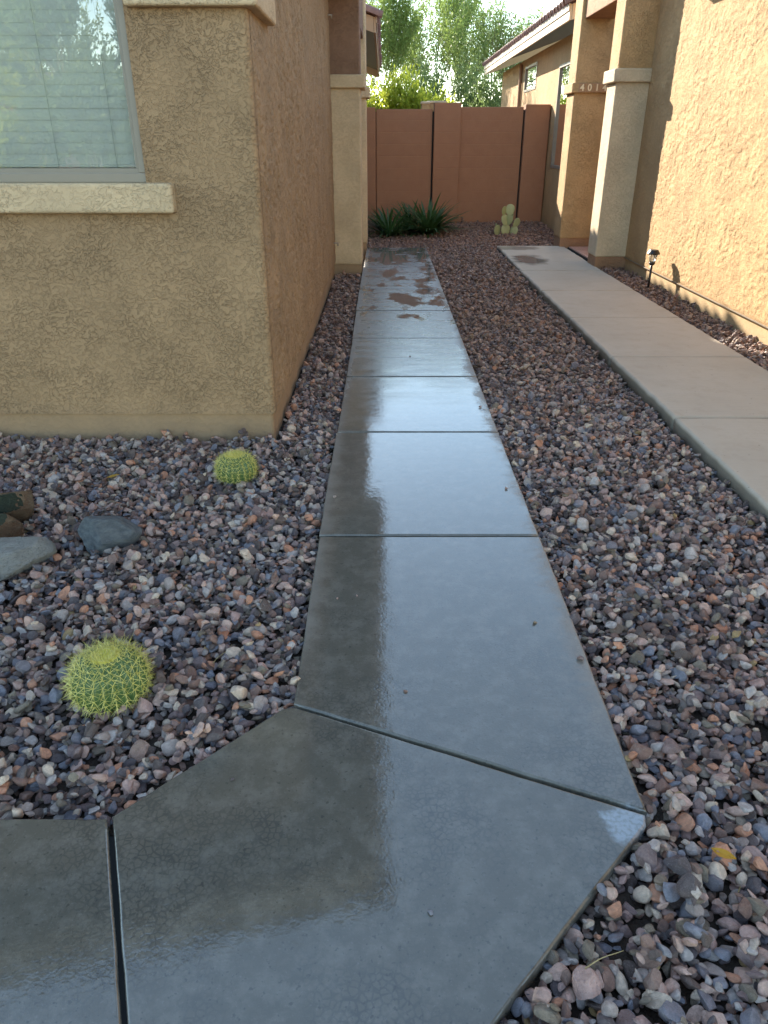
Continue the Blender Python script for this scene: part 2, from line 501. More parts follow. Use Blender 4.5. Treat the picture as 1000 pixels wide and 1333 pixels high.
def slab(poly, zt, mat, parent, th=0.10, rad=0.007, sub=0.05, tilt=0.0, wobble=0.0022):
    """A poured slab with tooled (rounded) edges and slightly wandering outline."""
    pts = []
    n = len(poly)
    for i in range(n):
        a, b = Vector(poly[i]), Vector(poly[(i + 1) % n])
        k = max(1, int((b - a).length / sub))
        d = (b - a).normalized()
        nr = Vector((-d.y, d.x))
        for j in range(k):
            q = a + (b - a) * (j / k)
            w = 0 if j == 0 else mnoise.noise(Vector((q.x * 9, q.y * 9, 3.3))) * wobble * 1.6 + mnoise.noise(Vector((q.x * 40, q.y * 40, 9.3))) * wobble * 0.6
            q = q + nr * w
            pts.append((q.x, q.y))
    bm = bmesh.new()
    rings = []
    prof = [(0.0, -th), (0.0, -rad), (rad * 0.3, -rad * 0.3), (rad, 0.0)]
    for off, dz in prof:
        pp = inset_poly(pts, off) if off else pts
        rings.append([bm.verts.new((x, y, zt + dz + tilt * (y - pts[0][1]))) for x, y in pp])
    for a, b in zip(rings, rings[1:]):
        for i in range(len(pts)):
            f = bm.faces.new((a[i], a[(i + 1) % len(pts)], b[(i + 1) % len(pts)], b[i]))
            f.smooth = True
    top = bm.faces.new(rings[-1])
    bm.faces.new(rings[0][::-1])
    bmesh.ops.recalc_face_normals(bm, faces=bm.faces[:])
    return bm_obj('concrete_slab', bm, mat, parent)


XL, XR = -0.272, 0.655
J = 0.008
walk = box('walkway', -0.262, 0.645, 1.55, 12.05, -0.11, -0.016, M['joint'], label='wet grey concrete walkway between the two houses', kind='structure')
SLABS = []
bend = [(-0.672, 1.287), (-0.300, 1.672), (-0.268, 1.682), (0.648, 1.292), (0.640, 1.262), (0.237, 0.839), (-0.05, 0.535), (-0.345, 0.47), (-0.483, 0.802)]
SLABS.append((bend, 0.0))
y_first = [(-0.268, 1.692), (0.655, 1.302), (0.657, 2.733 - J), (-0.272, 2.733 - J)]
SLABS.append((y_first, 0.0))
ys = [2.733, 3.971, 5.075, 6.204, 7.332, 8.499, 10.06, 12.068]
for a, b in zip(ys, ys[1:]):
    xl = -0.272 - 0.006 * math.sin(a)
    SLABS.append(([(xl, a + J), (0.655, a + J), (0.655, b - J), (xl, b - J)], random.uniform(-0.002, 0.002)))
SLABS.append(([(-0.681, 1.281), (-0.492, 0.797), (-0.355, 0.46), (-0.27, 0.2), (-2.9, 0.2), (-2.9, 1.272)], 0.001))
for p, zt in SLABS:
    slab(p, zt, M['wet'], walk, wobble=0.0016)
bm = prism_bm([(-2.8, 0.25), (-0.3, 0.25), (-0.05, 0.56), (0.6, 1.27), (0.6, 1.6), (-0.25, 1.6), (-0.65, 1.24), (-2.8, 1.24)], -0.115, -0.016)
bm_obj('joint_filler', bm, M['joint'], walk)

ZR = 0.03
RX0, RX1 = 1.715, 2.735
rwalk = box('side_walkway', RX0 + 0.02, RX1 - 0.02, 1.55, 11.95, -0.15, 0.0, M['joint'], label='dry pale concrete walkway along the right hand house', kind='structure')
rys = [1.5, 2.75, 4.135, 5.499, 6.876, 8.236, 9.6, 12.02]
RSLABS = []
for a, b in zip(rys, rys[1:]):
    RSLABS.append([(RX0, a + 0.010), (RX1, a + 0.010), (RX1 + (0.03 if b > 12 else 0), b - 0.010), (RX0 + (0.03 if b > 12 else 0), b - 0.004)])
for p in RSLABS:
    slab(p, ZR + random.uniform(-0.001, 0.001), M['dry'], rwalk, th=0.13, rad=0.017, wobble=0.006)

# entry floor of the right house (pink flagstones)
ef = box('entry_floor', 2.80, 5.2, 10.32, 11.86, -0.1, 0.028, M['joint'], label='pink flagstone entry floor between the right house pillars', kind='structure')
fy = 10.33
while fy < 11.75:
    fx = 2.81
    d = random.uniform(0.32, 0.42)
    y1 = min(fy + d, 11.85)
    while fx < 5.1:
        w = random.uniform(0.34, 0.52)
        box('flagstone', fx, min(fx + w, 5.18) - 0.012, fy, y1 - 0.012, 0.0, 0.045 + random.uniform(-0.003, 0.003), M['flag'], ef, 0.006, 1)
        fx += w
    fy = y1

# ------------------------------------------------------------------ left house
LH = empty('house', (-3.4, 4.2, 0), label='tan stucco house with blind covered window and cream sill', cat='house')
CX, CY = -0.612, 3.955
WZ0, WZ1 = 0.112, 3.02


def L_profile(cx, cy, x_left, y_far, th, r=0.028, n=6):
    pts = [(x_left, cy)]
    for i in range(n + 1):
        a = -math.pi / 2 + (math.pi / 2) * i / n
        pts.append((cx - r + r * math.cos(a), cy + r + r * math.sin(a)))
    pts += [(cx, y_far), (cx - th, y_far), (cx - th, cy + th), (x_left, cy + th)]
    return pts


WX1 = -1.165      # right edge of the window opening
WX0 = -3.05
bm = prism_bm(L_profile(CX, CY, WX1, 9.7, 0.22), WZ0, WZ1)
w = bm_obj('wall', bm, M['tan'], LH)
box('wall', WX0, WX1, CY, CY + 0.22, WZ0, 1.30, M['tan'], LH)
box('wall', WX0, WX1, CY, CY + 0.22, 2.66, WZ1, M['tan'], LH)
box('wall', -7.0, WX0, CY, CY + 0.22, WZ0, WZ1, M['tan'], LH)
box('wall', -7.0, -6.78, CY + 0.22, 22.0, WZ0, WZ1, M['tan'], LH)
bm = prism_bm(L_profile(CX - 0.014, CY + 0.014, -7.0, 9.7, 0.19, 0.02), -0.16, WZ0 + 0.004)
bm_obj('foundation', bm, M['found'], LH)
# cream band that wraps the corner right of the window
bm = prism_bm([(-1.150, CY - 0.055), (CX + 0.052, CY - 0.055), (CX + 0.052, CY + 0.62), (CX - 0.05, CY + 0.62), (CX - 0.05, CY + 0.05), (-1.150, CY + 0.05)], 2.018, 2.30)
bmesh.ops.bevel(bm, geom=bm.edges[:], offset=0.014, segments=3, profile=0.5, affect='EDGES')
bm_obj('trim_band', bm, M['cream'], LH)
box('window_sill', WX0 - 0.14, -1.030, CY - 0.062, CY + 0.04, 1.166, 1.302, M['cream'], LH, 0.016, 3)
# window
WIN = empty('window', (-2.1, CY, 1.3))
WIN.parent = LH
WIN.location = Vector((-2.1, CY, 1.3)) - LH.location
FY = CY + 0.035
bm = bmesh.new()
bm_box(bm, WX0, WX1, FY - 0.022, FY + 0.06, 1.302, 1.345)
bm_box(bm, WX0, WX1, FY - 0.022, FY + 0.06, 2.62, 2.66)
bm_box(bm, WX1 - 0.034, WX1, FY - 0.020, FY + 0.058, 1.345, 2.62)
bm_box(bm, WX0, WX0 + 0.034, FY - 0.020, FY + 0.058, 1.345, 2.62)
bmesh.ops.bevel(bm, geom=bm.edges[:], offset=0.004, segments=2, profile=0.5, affect='EDGES')
bm_obj('frame', bm, M['alu'], WIN)
bm = bmesh.new()
bm_box(bm, WX0 + 0.034, WX1 - 0.034, FY - 0.008, FY + 0.050, 1.345, 1.365)
bm_box(bm, WX1 - 0.050, WX1 - 0.034, FY - 0.007, FY + 0.049, 1.366, 2.61)
bm_obj('sash', bm, M['alu'], WIN)
bm = bmesh.new()
f = [bm.verts.new(p) for p in ((WX0 + 0.036, FY + 0.012, 1.36), (WX1 - 0.048, FY + 0.012, 1.36), (WX1 - 0.048, FY + 0.012, 2.62), (WX0 + 0.036, FY + 0.012, 2.62))]
bm.faces.new(f)
bm_obj('pane', bm, M['glass'], WIN)
# blind slats
sm = bpy.data.meshes.new('blind_slat')
bm = bmesh.new()
nx = 1
ring = []
for i in range(7):
    u = -1 + 2 * i / 6
    yy, zz = 0.029 * u, 0.004 * (1 - u * u)
    ring.append((yy, zz))
for s, dz in ((0, 0.0), (1, -0.0028)):
    pass
A = [[bm.verts.new((x, y, z)) for y, z in ring] for x in (WX0 + 0.05, WX1 - 0.055)]
B = [[bm.verts.new((x, y, z - 0.0026)) for y, z in ring] for x in (WX0 + 0.05, WX1 - 0.055)]
for i in range(6):
    bm.faces.new((A[0][i], A[1][i], A[1][i + 1], A[0][i + 1]))
    bm.faces.new((B[0][i + 1], B[1][i + 1], B[1][i], B[0][i]))
bm.to_mesh(sm); bm.free()
sm.polygons.foreach_set('use_smooth', [True] * len(sm.polygons))
sm.materials.append(M['blind'])
BY = FY + 0.095
zz = 1.405
k = 0
while zz < 2.62:
    o = bpy.data.objects.new('blind_slat', sm)
    COL.objects.link(o)
    o.parent = WIN
    o.location = Vector((random.uniform(-.002, .002), BY, zz + random.uniform(-.0008, .0008))) - Vector((-2.1, CY, 1.3))
    o.rotation_euler = (math.radians(84 + random.uniform(-2.5, 2.5)), 0, random.uniform(-.0006, .0006))
    zz += 0.050
    k += 1
box('bottom_rail', WX0 + 0.05, WX1 - 0.055, BY - 0.02, BY + 0.02, 1.366, 1.382, M['blind'], WIN, 0.003)
for cxp in (-1.33, -1.62, -2.05, -2.5):
    bm = bmesh.new()
    tube(bm, (cxp, BY - 0.028, 1.37), (cxp + 0.004, BY - 0.028, 2.62), 0.0016, 0.0016, 5)
    bm_obj('lift_cord', bm, M['cord'], WIN)
box('room_back', WX0 - 0.1, WX1 + 0.1, CY + 0.9, CY + 0.95, 0.9, 2.9, M['dark'], LH)

def value_noise(x, y, seed):
    r = np.random.default_rng(seed)
    T = r.random((256, 256))
    xi, yi = np.floor(x).astype(int), np.floor(y).astype(int)
    fx, fy = x - xi, y - yi
    fx = fx * fx * fx * (fx * (fx * 6 - 15) + 10); fy = fy * fy * fy * (fy * (fy * 6 - 15) + 10)
    g = lambda i, j: T[(xi + i) & 255, (yi + j) & 255]
    return (g(0, 0) * (1 - fx) + g(1, 0) * fx) * (1 - fy) + (g(0, 1) * (1 - fx) + g(1, 1) * fx) * fy


def stucco_skin(parent, X, sgn, y0, y1, z0, z1, step, amp, freq, mat, seed):
    """Trowelled relief on a wall face that is seen at a glancing angle: real geometry, not bump."""
    ny, nz = int((y1 - y0) / step), int((z1 - z0) / step)
    Y, Z = np.meshgrid(np.linspace(y0, y1, ny), np.linspace(z0, z1, nz))
    fy = freq * 0.58
    wy = Y + 0.02 * value_noise(Y * 14, Z * 14, seed + 5)
    wz = Z + 0.02 * value_noise(Y * 14 + 40, Z * 14, seed + 6)
    n = 0.62 * value_noise(wy * fy, wz * freq, seed) + 0.38 * value_noise(wy * fy * 2.1, wz * freq * 2.1, seed + 1)
    lace = np.clip((n - 0.42) / 0.14, 0, 1); lace = lace * lace * (3 - 2 * lace)
    fine = value_noise(wy * fy * 4.5, wz * freq * 3, seed + 2)
    area = 0.55 + 0.45 * np.clip((value_noise(Y * 3, Z * 3, seed + 3) - 0.3) * 3, 0, 1)
    h = (0.70 * lace + 0.20 * n + 0.25 * fine) * area * amp
    edge = np.minimum.reduce([Y - y0, y1 - Y, (Z - z0) * 2, (z1 - Z) * 2]) / 0.03
    h *= np.clip(edge, 0, 1)
    co = np.column_stack([(X + sgn * (0.0015 + h)).ravel(), Y.ravel(), Z.ravel()])
    idx = np.arange(ny * nz).reshape(nz, ny)
    a, b, c, d = idx[:-1, :-1].ravel(), idx[:-1, 1:].ravel(), idx[1:, 1:].ravel(), idx[1:, :-1].ravel()
    F = np.column_stack([a, b, c, d] if sgn > 0 else [a, d, c, b])
    me = bpy.data.meshes.new('stucco_skin')
    me.vertices.add(len(co)); me.vertices.foreach_set('co', co.astype(np.float32).ravel())
    me.loops.add(F.size); me.loops.foreach_set('vertex_index', F.astype(np.int32).ravel())
    me.polygons.add(len(F)); me.polygons.foreach_set('loop_start', (np.arange(len(F)) * 4).astype(np.int32))
    me.update(calc_edges=True)
    me.polygons.foreach_set('use_smooth', [True] * len(F))
    return link('stucco_skin', me, mat, parent)


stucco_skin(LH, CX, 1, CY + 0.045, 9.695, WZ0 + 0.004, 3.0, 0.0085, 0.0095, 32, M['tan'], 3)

# left porch pillars
def pillar(parent, x0, x1, y0, y1, side, lower, upper, cap, zb=0.09, zc0=2.03, zc1=2.155, ztop=4.1, found=None, cx_out=0.05):
    P = empty('pillar', ((x0 + x1) / 2, y0, 0))
    P.parent = parent
    P.location = Vector(((x0 + x1) / 2, y0, 0)) - parent.location
    box('lower_shaft', x0, x1, y0, y1, zb, zc0 + 0.01, lower, P, 0.018, 3)
    xo0, xo1 = (x0 - cx_out, x1) if side < 0 else (x0, x1 + cx_out)
    box('cap_band', xo0, xo1, y0 - 0.05, y1 + 0.05, zc0, zc1, cap, P, 0.016, 3)
    box('upper_shaft', x0, x1, y0, y1, zc1 - 0.012, ztop, upper, P, 0.018, 3)
    box('plinth', x0 + 0.012, x1 - 0.012, y0 + 0.012, y1 - 0.012, -0.16, zb + 0.004, found, P, 0.006, 2)
    return P


pillar(LH, CX - 0.2, -0.272, 9.7, 10.12, 1, M['cream'], M['brown'], M['cream'], 0.085, 2.015, 2.15, 3.9, M['found'], 0.055)
pillar(LH, CX - 0.2, -0.252, 11.9, 12.3, 1, M['cream'], M['cream'], M['cream'], 0.085, 2.015, 2.15, 3.9, M['found'], 0.05)
box('porch_beam', CX - 0.2, -0.285, 10.13, 11.89, 2.72, 3.9, M['brown'], LH, 0.01)
box('porch_back_wall', -2.6, -2.4, 9.7, 12.3, -0.1, 3.9, M['brown'], LH)
box('wall', CX - 0.2, CX, 12.31, 22.0, -0.16, 3.02, M['tan'], LH)
# pipe stubs sticking out of the side wall
def stub(z, y, L=0.055):
    bm = bmesh.new()
    tube(bm, (CX - 0.02, y, z), (CX + L, y, z), 0.009, 0.009, 8)
    tube(bm, (CX + L, y, z + 0.008), (CX + L, y, z - 0.03), 0.009, 0.008, 8)
    bm_obj('pipe_stub', bm, M['steel'], LH, smooth=True)


stub(0.375, 9.42)
stub(2.68, 9.42, 0.05)


def roof_slope(parent, xe, ye0, ye1, side, zf0=3.04, zf1=3.24, run=4.9, pitch=0.33, fmat='fascia'):
    """Eave along Y at x = xe; the roof rises away from it. side = -1 rises towards -X."""
    R = empty('roof', (xe, ye0, zf1))
    R.parent = parent
    R.location = Vector((xe, ye0, zf1)) - parent.location
    s = side
    x1 = xe + s * run
    # deck
    bm = bmesh.new()
    th = 0.05
    za, zb = zf1, zf1 + run * pitch
    x_in = xe + s * 0.035
    v = [bm.verts.new(p) for p in ((x_in, ye0 + .02, za - th), (x1, ye0 + .02, zb - th), (x1, ye1 - .02, zb - th), (x_in, ye1 - .02, za - th),
                                   (x_in, ye0 + .02, za), (x1, ye0 + .02, zb), (x1, ye1 - .02, zb), (x_in, ye1 - .02, za))]
    for f in ((3, 2, 1, 0), (4, 5, 6, 7), (0, 1, 5, 4), (1, 2, 6, 5), (2, 3, 7, 6), (3, 0, 4, 7)):
        bm.faces.new([v[i] for i in f])
    bmesh.ops.recalc_face_normals(bm, faces=bm.faces[:])
    bm_obj('roof_deck', bm, M['soffit'], R)
    # fascia in two steps along the eave
    xa, xb = sorted((xe, xe + s * 0.034))
    box('fascia', xa, xb, ye0, ye1, zf0, zf1 - 0.006, M[fmat], R, 0.004)
    xa, xb = sorted((xe - s * 0.016, xe + s * 0.004))
    box('drip_board', xa, xb, ye0 - .003, ye1 + .003, zf1 - 0.085, zf1 + 0.004, M[fmat], R, 0.003)
    # rake boards at both gable ends
    for yy in (ye0, ye1):
        bm = bmesh.new()
        h0 = zf1 - zf0
        q = [(xe + s * 0.036, zf0), (x1, zf0 + run * pitch), (x1, zb - 0.004), (xe + s * 0.036, za - 0.004)]
        a = [bm.verts.new((x, yy - .017, z)) for x, z in q]
        b = [bm.verts.new((x, yy + .017, z)) for x, z in q]
        bm.faces.new(a); bm.faces.new(b[::-1])
        for i in range(4):
            bm.faces.new((a[i], b[i], b[(i + 1) % 4], a[(i + 1) % 4]))
        bmesh.ops.recalc_face_normals(bm, faces=bm.faces[:])
        bm_obj('rake_board', bm, M[fmat], R)
    # barrel tiles: one course of tile ends along the eave, rake tiles over the near gable edge
    def barrel(L, r):
        bm = bmesh.new()
        n = 8
        for d0, d1 in ((r, r - 0.014),):
            oa = [bm.verts.new((-L / 2, r * math.cos(math.pi * i / n), r * math.sin(math.pi * i / n))) for i in range(n + 1)]
            ob = [bm.verts.new((L / 2, r * .9 * math.cos(math.pi * i / n), r * .9 * math.sin(math.pi * i / n))) for i in range(n + 1)]
            ia = [bm.verts.new((-L / 2, d1 * math.cos(math.pi * i / n), d1 * math.sin(math.pi * i / n))) for i in range(n + 1)]
            ib = [bm.verts.new((L / 2, d1 * .9 * math.cos(math.pi * i / n), d1 * .9 * math.sin(math.pi * i / n))) for i in range(n + 1)]
            for i in range(n):
                bm.faces.new((oa[i], oa[i + 1], ob[i + 1], ob[i]))
                bm.faces.new((ia[i + 1], ia[i], ib[i], ib[i + 1]))
                bm.faces.new((oa[i + 1], oa[i], ia[i], ia[i + 1]))
                bm.faces.new((ob[i], ob[i + 1], ib[i + 1], ib[i]))
        me = bpy.data.meshes.new('roof_tile')
        bm.to_mesh(me); bm.free()
        me.polygons.foreach_set('use_smooth', [True] * len(me.polygons))
        me.materials.append(M['tile'])
        return me
    t1 = barrel(0.46, 0.085)
    ang = math.atan(pitch)
    n = int((ye1 - ye0 - 0.1) / 0.25)
    base = Vector((xe, ye0, zf1))
    for i in range(n + 1):
        yy = ye0 + 0.1 + (ye1 - ye0 - 0.2) * i / n
        o = bpy.data.objects.new('roof_tile', t1)
        COL.objects.link(o); o.parent = R
        dx = 0.17 + random.uniform(-.01, .01)
        o.location = Vector((xe + s * dx, yy, zf1 + dx * pitch + 0.004)) - base
        o.rotation_euler = Euler((0, ang if s < 0 else -ang, random.uniform(-.02, .02)))
        if s < 0: o.rotation_euler = Euler((0, ang, math.pi * 0 + random.uniform(-.02, .02)))
    # cover of the remaining field: ribbed sheet of tiles
    bm = bmesh.new()
    m = n * 6
    x_a, x_b = xe + s * 0.36, x1
    prev = None
    for i in range(m + 1):
        yy = ye0 + 0.1 + (ye1 - ye0 - 0.2) * i / m
        hh = 0.07 * abs(math.cos(math.pi * i / 6)) + 0.012
        cur = (bm.verts.new((x_a, yy, zf1 + 0.36 * pitch + hh)), bm.verts.new((x_b, yy, zb + hh)))
        if prev: bm.faces.new((prev[0], prev[1], cur[1], cur[0]))
        prev = cur
    bm_obj('tile_field', bm, M['tile'], R, smooth=True, kind='stuff')
    # rake tiles
    t2 = barrel(0.44, 0.10)
    q = int(run / 0.36)
    for i in range(q):
        dx = 0.12 + 0.36 * i
        o = bpy.data.objects.new('rake_tile', t2)
        COL.objects.link(o); o.parent = R
        o.location = Vector((xe + s * dx, ye0 - 0.01, zf1 + dx * pitch + 0.012)) - base
        o.rotation_euler = Euler((0, ang if s < 0 else -ang, 0))
    return R


roof_slope(LH, -0.055, 3.46, 9.62, -1)
roof_slope(LH, -0.125, 13.45, 22.6, -1, 2.96, 3.17, fmat='fascia_b')
# gable infill over the front wall
bm = bmesh.new()
q = [(-7.0, WZ1), (CX, WZ1), (CX, WZ1 + 0.03), (-5.0, 4.55), (-7.0, 4.55)]
a = [bm.verts.new((x, CY + 0.004, z)) for x, z in q]
b = [bm.verts.new((x, CY + 0.2, z)) for x, z in q]
bm.faces.new(a); bm.faces.new(b[::-1])
for i in range(5): bm.faces.new((a[i], b[i], b[(i + 1) % 5], a[(i + 1) % 5]))
bmesh.ops.recalc_face_normals(bm, faces=bm.faces[:])
bm_obj('gable_wall', bm, M['tan'], LH)

# ------------------------------------------------------------------ right house
RH = empty('house', (4.5, 8.0, 0), label='sunlit tan stucco house with cream pillars and number tiles', cat='house')
RXW = 3.085
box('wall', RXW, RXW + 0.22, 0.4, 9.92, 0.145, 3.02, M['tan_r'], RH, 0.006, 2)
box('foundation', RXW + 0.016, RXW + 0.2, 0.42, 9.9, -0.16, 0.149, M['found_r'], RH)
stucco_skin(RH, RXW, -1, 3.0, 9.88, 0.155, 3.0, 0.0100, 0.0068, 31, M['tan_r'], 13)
box('weep_screed', RXW - 0.009, RXW + 0.04, 0.4, 9.92, 0.139, 0.148, M['steel'], RH)
pillar(RH, 2.70, 3.12, 9.9, 10.3, -1, M['cream_r'], M['tan_r'], M['cream_r'], 0.15, 2.085, 2.225, 3.9, M['adobe'], 0.045)
fp = pillar(RH, 2.672, 3.32, 11.9, 12.36, -1, M['tan_r'], M['tan_r'], M['tan_r'], 0.15, 2.075, 2.20, 3.9, M['adobe'], 0.045)
box('porch_beam', 2.715, 3.12, 10.31, 11.89, 2.95, 3.9, M['adobe'], RH, 0.01)
box('porch_back_wall', 5.2, 5.4, 9.7, 12.4, -0.1, 3.9, M['adobe'], RH)
box('porch_side_wall', 3.32, 5.2, 11.95, 12.25, -0.1, 3.9, M['adobe'], RH)
box('porch_side_wall', 3.31, 5.2, 9.72, 9.92, -0.1, 3.02, M['adobe'], RH)
# number tiles on the far pillar's band
for i, ch in enumerate('4014'):
    x0 = 2.715 + i * 0.104
    tl = box('number_tile', x0, x0 + 0.096, 11.842, 11.858, 2.083, 2.192, M['numtile'], RH, 0.003)
    c = bpy.data.curves.new('numeral', 'FONT')
    c.body = ch
    c.size = 0.115
    c.extrude = 0.002
    c.offset = 0.0022
    c.align_x = 'CENTER'; c.align_y = 'CENTER'
    c.materials.append(M['numink'])
    tmp = bpy.data.objects.new('numeral_text', c)
    COL.objects.link(tmp)
    bpy.context.view_layer.update()
    me = bpy.data.meshes.new_from_object(tmp.evaluated_get(bpy.context.evaluated_depsgraph_get()))
    bpy.data.objects.remove(tmp)
    o = bpy.data.objects.new('numeral', me)
    COL.objects.link(o)
    o.parent = tl
    o.location = Vector((x0 + 0.048, 11.839, 2.137))
    o.rotation_euler = (math.pi / 2, 0, 0)
# wall beyond the porch, with its openings
def wall_x(parent, X, th, y0, y1, z0, z1, holes, mat):
    ysx = sorted({y0, y1, *[h[0] for h in holes], *[h[1] for h in holes]})
    for a, b in zip(ysx, ysx[1:]):
        hs = sorted([h for h in holes if h[0] <= a and h[1] >= b], key=lambda h: h[2])
        z = z0
        for h in hs:
            box('wall', X, X + th, a, b, z, h[2], mat, parent)
            z = h[3]
        box('wall', X, X + th, a, b, z, z1, mat, parent)


HT = (13.35, 15.12, 1.03, 2.66)
HS = (17.35, 18.75, 2.42, 2.90)
wall_x(RH, 3.10, 0.2, 12.37, 22.3, -0.16, 3.05, [HT, HS], M['tan_r'])
box('wall', 3.12, 7.0, 22.1, 22.28, -0.16, 3.05, M['tan_r'], RH)


def side_window(h, X):
    y0, y1, z0, z1 = h
    Wn = empty('window', (X, (y0 + y1) / 2, z0))
    Wn.parent = RH
    Wn.location = Vector((X, (y0 + y1) / 2, z0)) - RH.location
    bm = bmesh.new()
    t = 0.045
    bm_box(bm, X - 0.012, X + 0.05, y0, y1, z0, z0 + t)
    bm_box(bm, X - 0.012, X + 0.05, y0, y1, z1 - t, z1)
    bm_box(bm, X - 0.010, X + 0.048, y0, y0 + t, z0 + t, z1 - t)
    bm_box(bm, X - 0.010, X + 0.048, y1 - t, y1, z0 + t, z1 - t)
    bm_obj('frame', bm, M['alu'], Wn)
    bm = bmesh.new()
    bm.faces.new([bm.verts.new(p) for p in ((X + .02, y0 + t, z0 + t), (X + .02, y0 + t, z1 - t), (X + .02, y1 - t, z1 - t), (X + .02, y1 - t, z0 + t))])
    bm_obj('pane', bm, M['glass'], Wn)
    box('room_back', X + 0.5, X + 0.54, y0 - .3, y1 + .3, z0 - .2, z1 + .2, M['dark'], Wn)


side_window(HT, 3.10)
side_window(HS, 3.10)
bm = bmesh.new()
tube(bm, (3.06, 19.15, 0.0), (3.06, 19.15, 3.0), 0.035, 0.035, 10)
bm_obj('downspout', bm, M['adobe'], RH, smooth=True)
roof_slope(RH, 2.68, 12.75, 22.85, 1)
roof_slope(RH, 2.66, 0.0, 9.2, 1)

# ------------------------------------------------------------------ back wall
BW = empty('block_wall', (1.4, 15.6, 0), label='red brown block wall closing off the far end', cat='wall')
YB = 15.6
def bpart(name, x0, x1, z1, y0, y1):
    return box(name, x0, x1, y0, y1, -0.16, z1, M['block'], BW, 0.008, 1)


bpart('wall_panel', -3.0, -0.16, 2.03, YB - 0.02, YB + 0.14)
bpart('wall_panel', -0.145, 0.905, 2.0, YB + 0.0, YB + 0.15)
bpart('pilaster', 0.935, 1.43, 2.10, YB - 0.10, YB + 0.26)
bpart('wall_panel', 1.43, 2.595, 2.035, YB - 0.012, YB + 0.15)
bpart('pilaster', 2.625, 3.085, 2.075, YB - 0.06, YB + 0.26)
box('joint_backing', -0.18, -0.13, YB + 0.05, YB + 0.12, -0.1, 1.96, M['block'], BW)
box('joint_backing', 0.90, 0.94, YB + 0.07, YB + 0.12, -0.1, 1.96, M['dark'], BW)
box('joint_backing', 2.59, 2.63, YB + 0.07, YB + 0.12, -0.1, 1.99, M['dark'], BW)

# two block posts of the neighbour's wall beyond
for i, (x, yy, w, h, lab) in enumerate(((0.95, 19.2, 0.17, 2.27, 'narrow tan block post showing above the back wall'), (1.23, 19.6, 0.42, 2.30, 'wide tan block post with sloping cap above back wall'))):
    P = empty('wall_post', (x, yy, 0), label=lab, cat='post', group='posts beyond the back wall')
    box('shaft', x - w / 2, x + w / 2, yy, yy + 0.4, -0.16, h - 0.05, M['tan_r'], P, 0.01)
    box('cap', x - w / 2 - .02, x + w / 2 + .02, yy - .02, yy + .42, h - 0.05, h, M['cream_r'], P, 0.015)

# ------------------------------------------------------------------ path lights
def path_light(x, y, z, label, white_cap=False):
    L = empty('path_light', (x, y, z), label=label, cat='path light', group='path lights along the right house')
    bm = bmesh.new(); lathe(bm, [(0.013, z - 0.06), (0.013, z + 0.24)], 10, (x, y)); bm_obj('stake', bm, M['black'], L, smooth=True)
    bm = bmesh.new(); lathe(bm, [(0.016, z + 0.235), (0.030, z + 0.245), (0.034, z + 0.262), (0.030, z + 0.270)], 14, (x, y)); bm_obj('collar', bm, M['black'], L)
    bm = bmesh.new(); lathe(bm, [(0.026, z + 0.270), (0.045, z + 0.352)], 14, (x, y)); bm_obj('lens', bm, M['lens'], L, smooth=True)
    bm = bmesh.new()
    for i in range(4):
        a = math.pi / 4 + i * math.pi / 2
        tube(bm, (x + .029 * math.cos(a), y + .029 * math.sin(a), z + .268), (x + .050 * math.cos(a), y + .050 * math.sin(a), z + .356), 0.003, 0.003, 5)
    bm_obj('cage', bm, M['black'], L)
    bm = bmesh.new(); lathe(bm, [(0.068, z + 0.352), (0.070, z + 0.360), (0.050, z + 0.392), (0.046, z + 0.398)], 16, (x, y)); bm_obj('cap', bm, M['white'] if white_cap else M['black'], L)


t = NT('frosted lens')
pr = t.bsdf(Base_Color=(0.75, 0.75, 0.70), Roughness=0.25, Transmission_Weight=0.75)
M['lens'] = t.m
path_light(2.925, 8.41, 0.03, 'black solar path light on a stake beside far wall shadow')
path_light(2.83, 5.10, 0.02, 'white capped path light cut off by right picture edge', True)

# ------------------------------------------------------------------ gravel
def rock_mesh(name, seed, subdiv=3, cuts=9, rough=0.06, sharp=27):
    r = random.Random(seed)
    bm = bmesh.new()
    bmesh.ops.create_icosphere(bm, subdivisions=subdiv, radius=1.0)
    planes = []
    for i in range(cuts):
        d = Vector((r.gauss(0, 1), r.gauss(0, 1), r.gauss(0, 1))).normalized()
        planes.append((d, r.uniform(0.40, 0.80)))
    sd = Vector((r.uniform(0, 50), r.uniform(0, 50), r.uniform(0, 50)))
    for v in bm.verts:
        p = v.co.copy()
        for d, k in planes:
            e = p.dot(d) - k
            if e > 0: p -= d * e * 0.93
        p *= 1 + rough * mnoise.noise(p * 1.7 + sd)
        v.co = p
    me = bpy.data.meshes.new(name)
    bm.to_mesh(me); bm.free()
    me.polygons.foreach_set('use_smooth', [True] * len(me.polygons))
    # normalise to unit half extents
    co = np.empty(len(me.vertices) * 3); me.vertices.foreach_get('co', co); co = co.reshape(-1, 3)
    lo, hi = co.min(0), co.max(0)
    co = (co - (lo + hi) / 2) / ((hi - lo) / 2)
    me.vertices.foreach_set('co', co.ravel())
    me.update()
    me.set_sharp_from_angle(angle=math.radians(sharp))
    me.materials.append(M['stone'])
    return me


NROCK = 18
ROCKS = [rock_mesh('stone', 100 + i, 3, 7 + i % 6) for i in range(NROCK)]
rock_col = bpy.data.collections.new('gravel_source')
for i, me in enumerate(ROCKS):
    o = bpy.data.objects.new('pebble_source.%02d' % i, me)
    rock_col.objects.link(o)


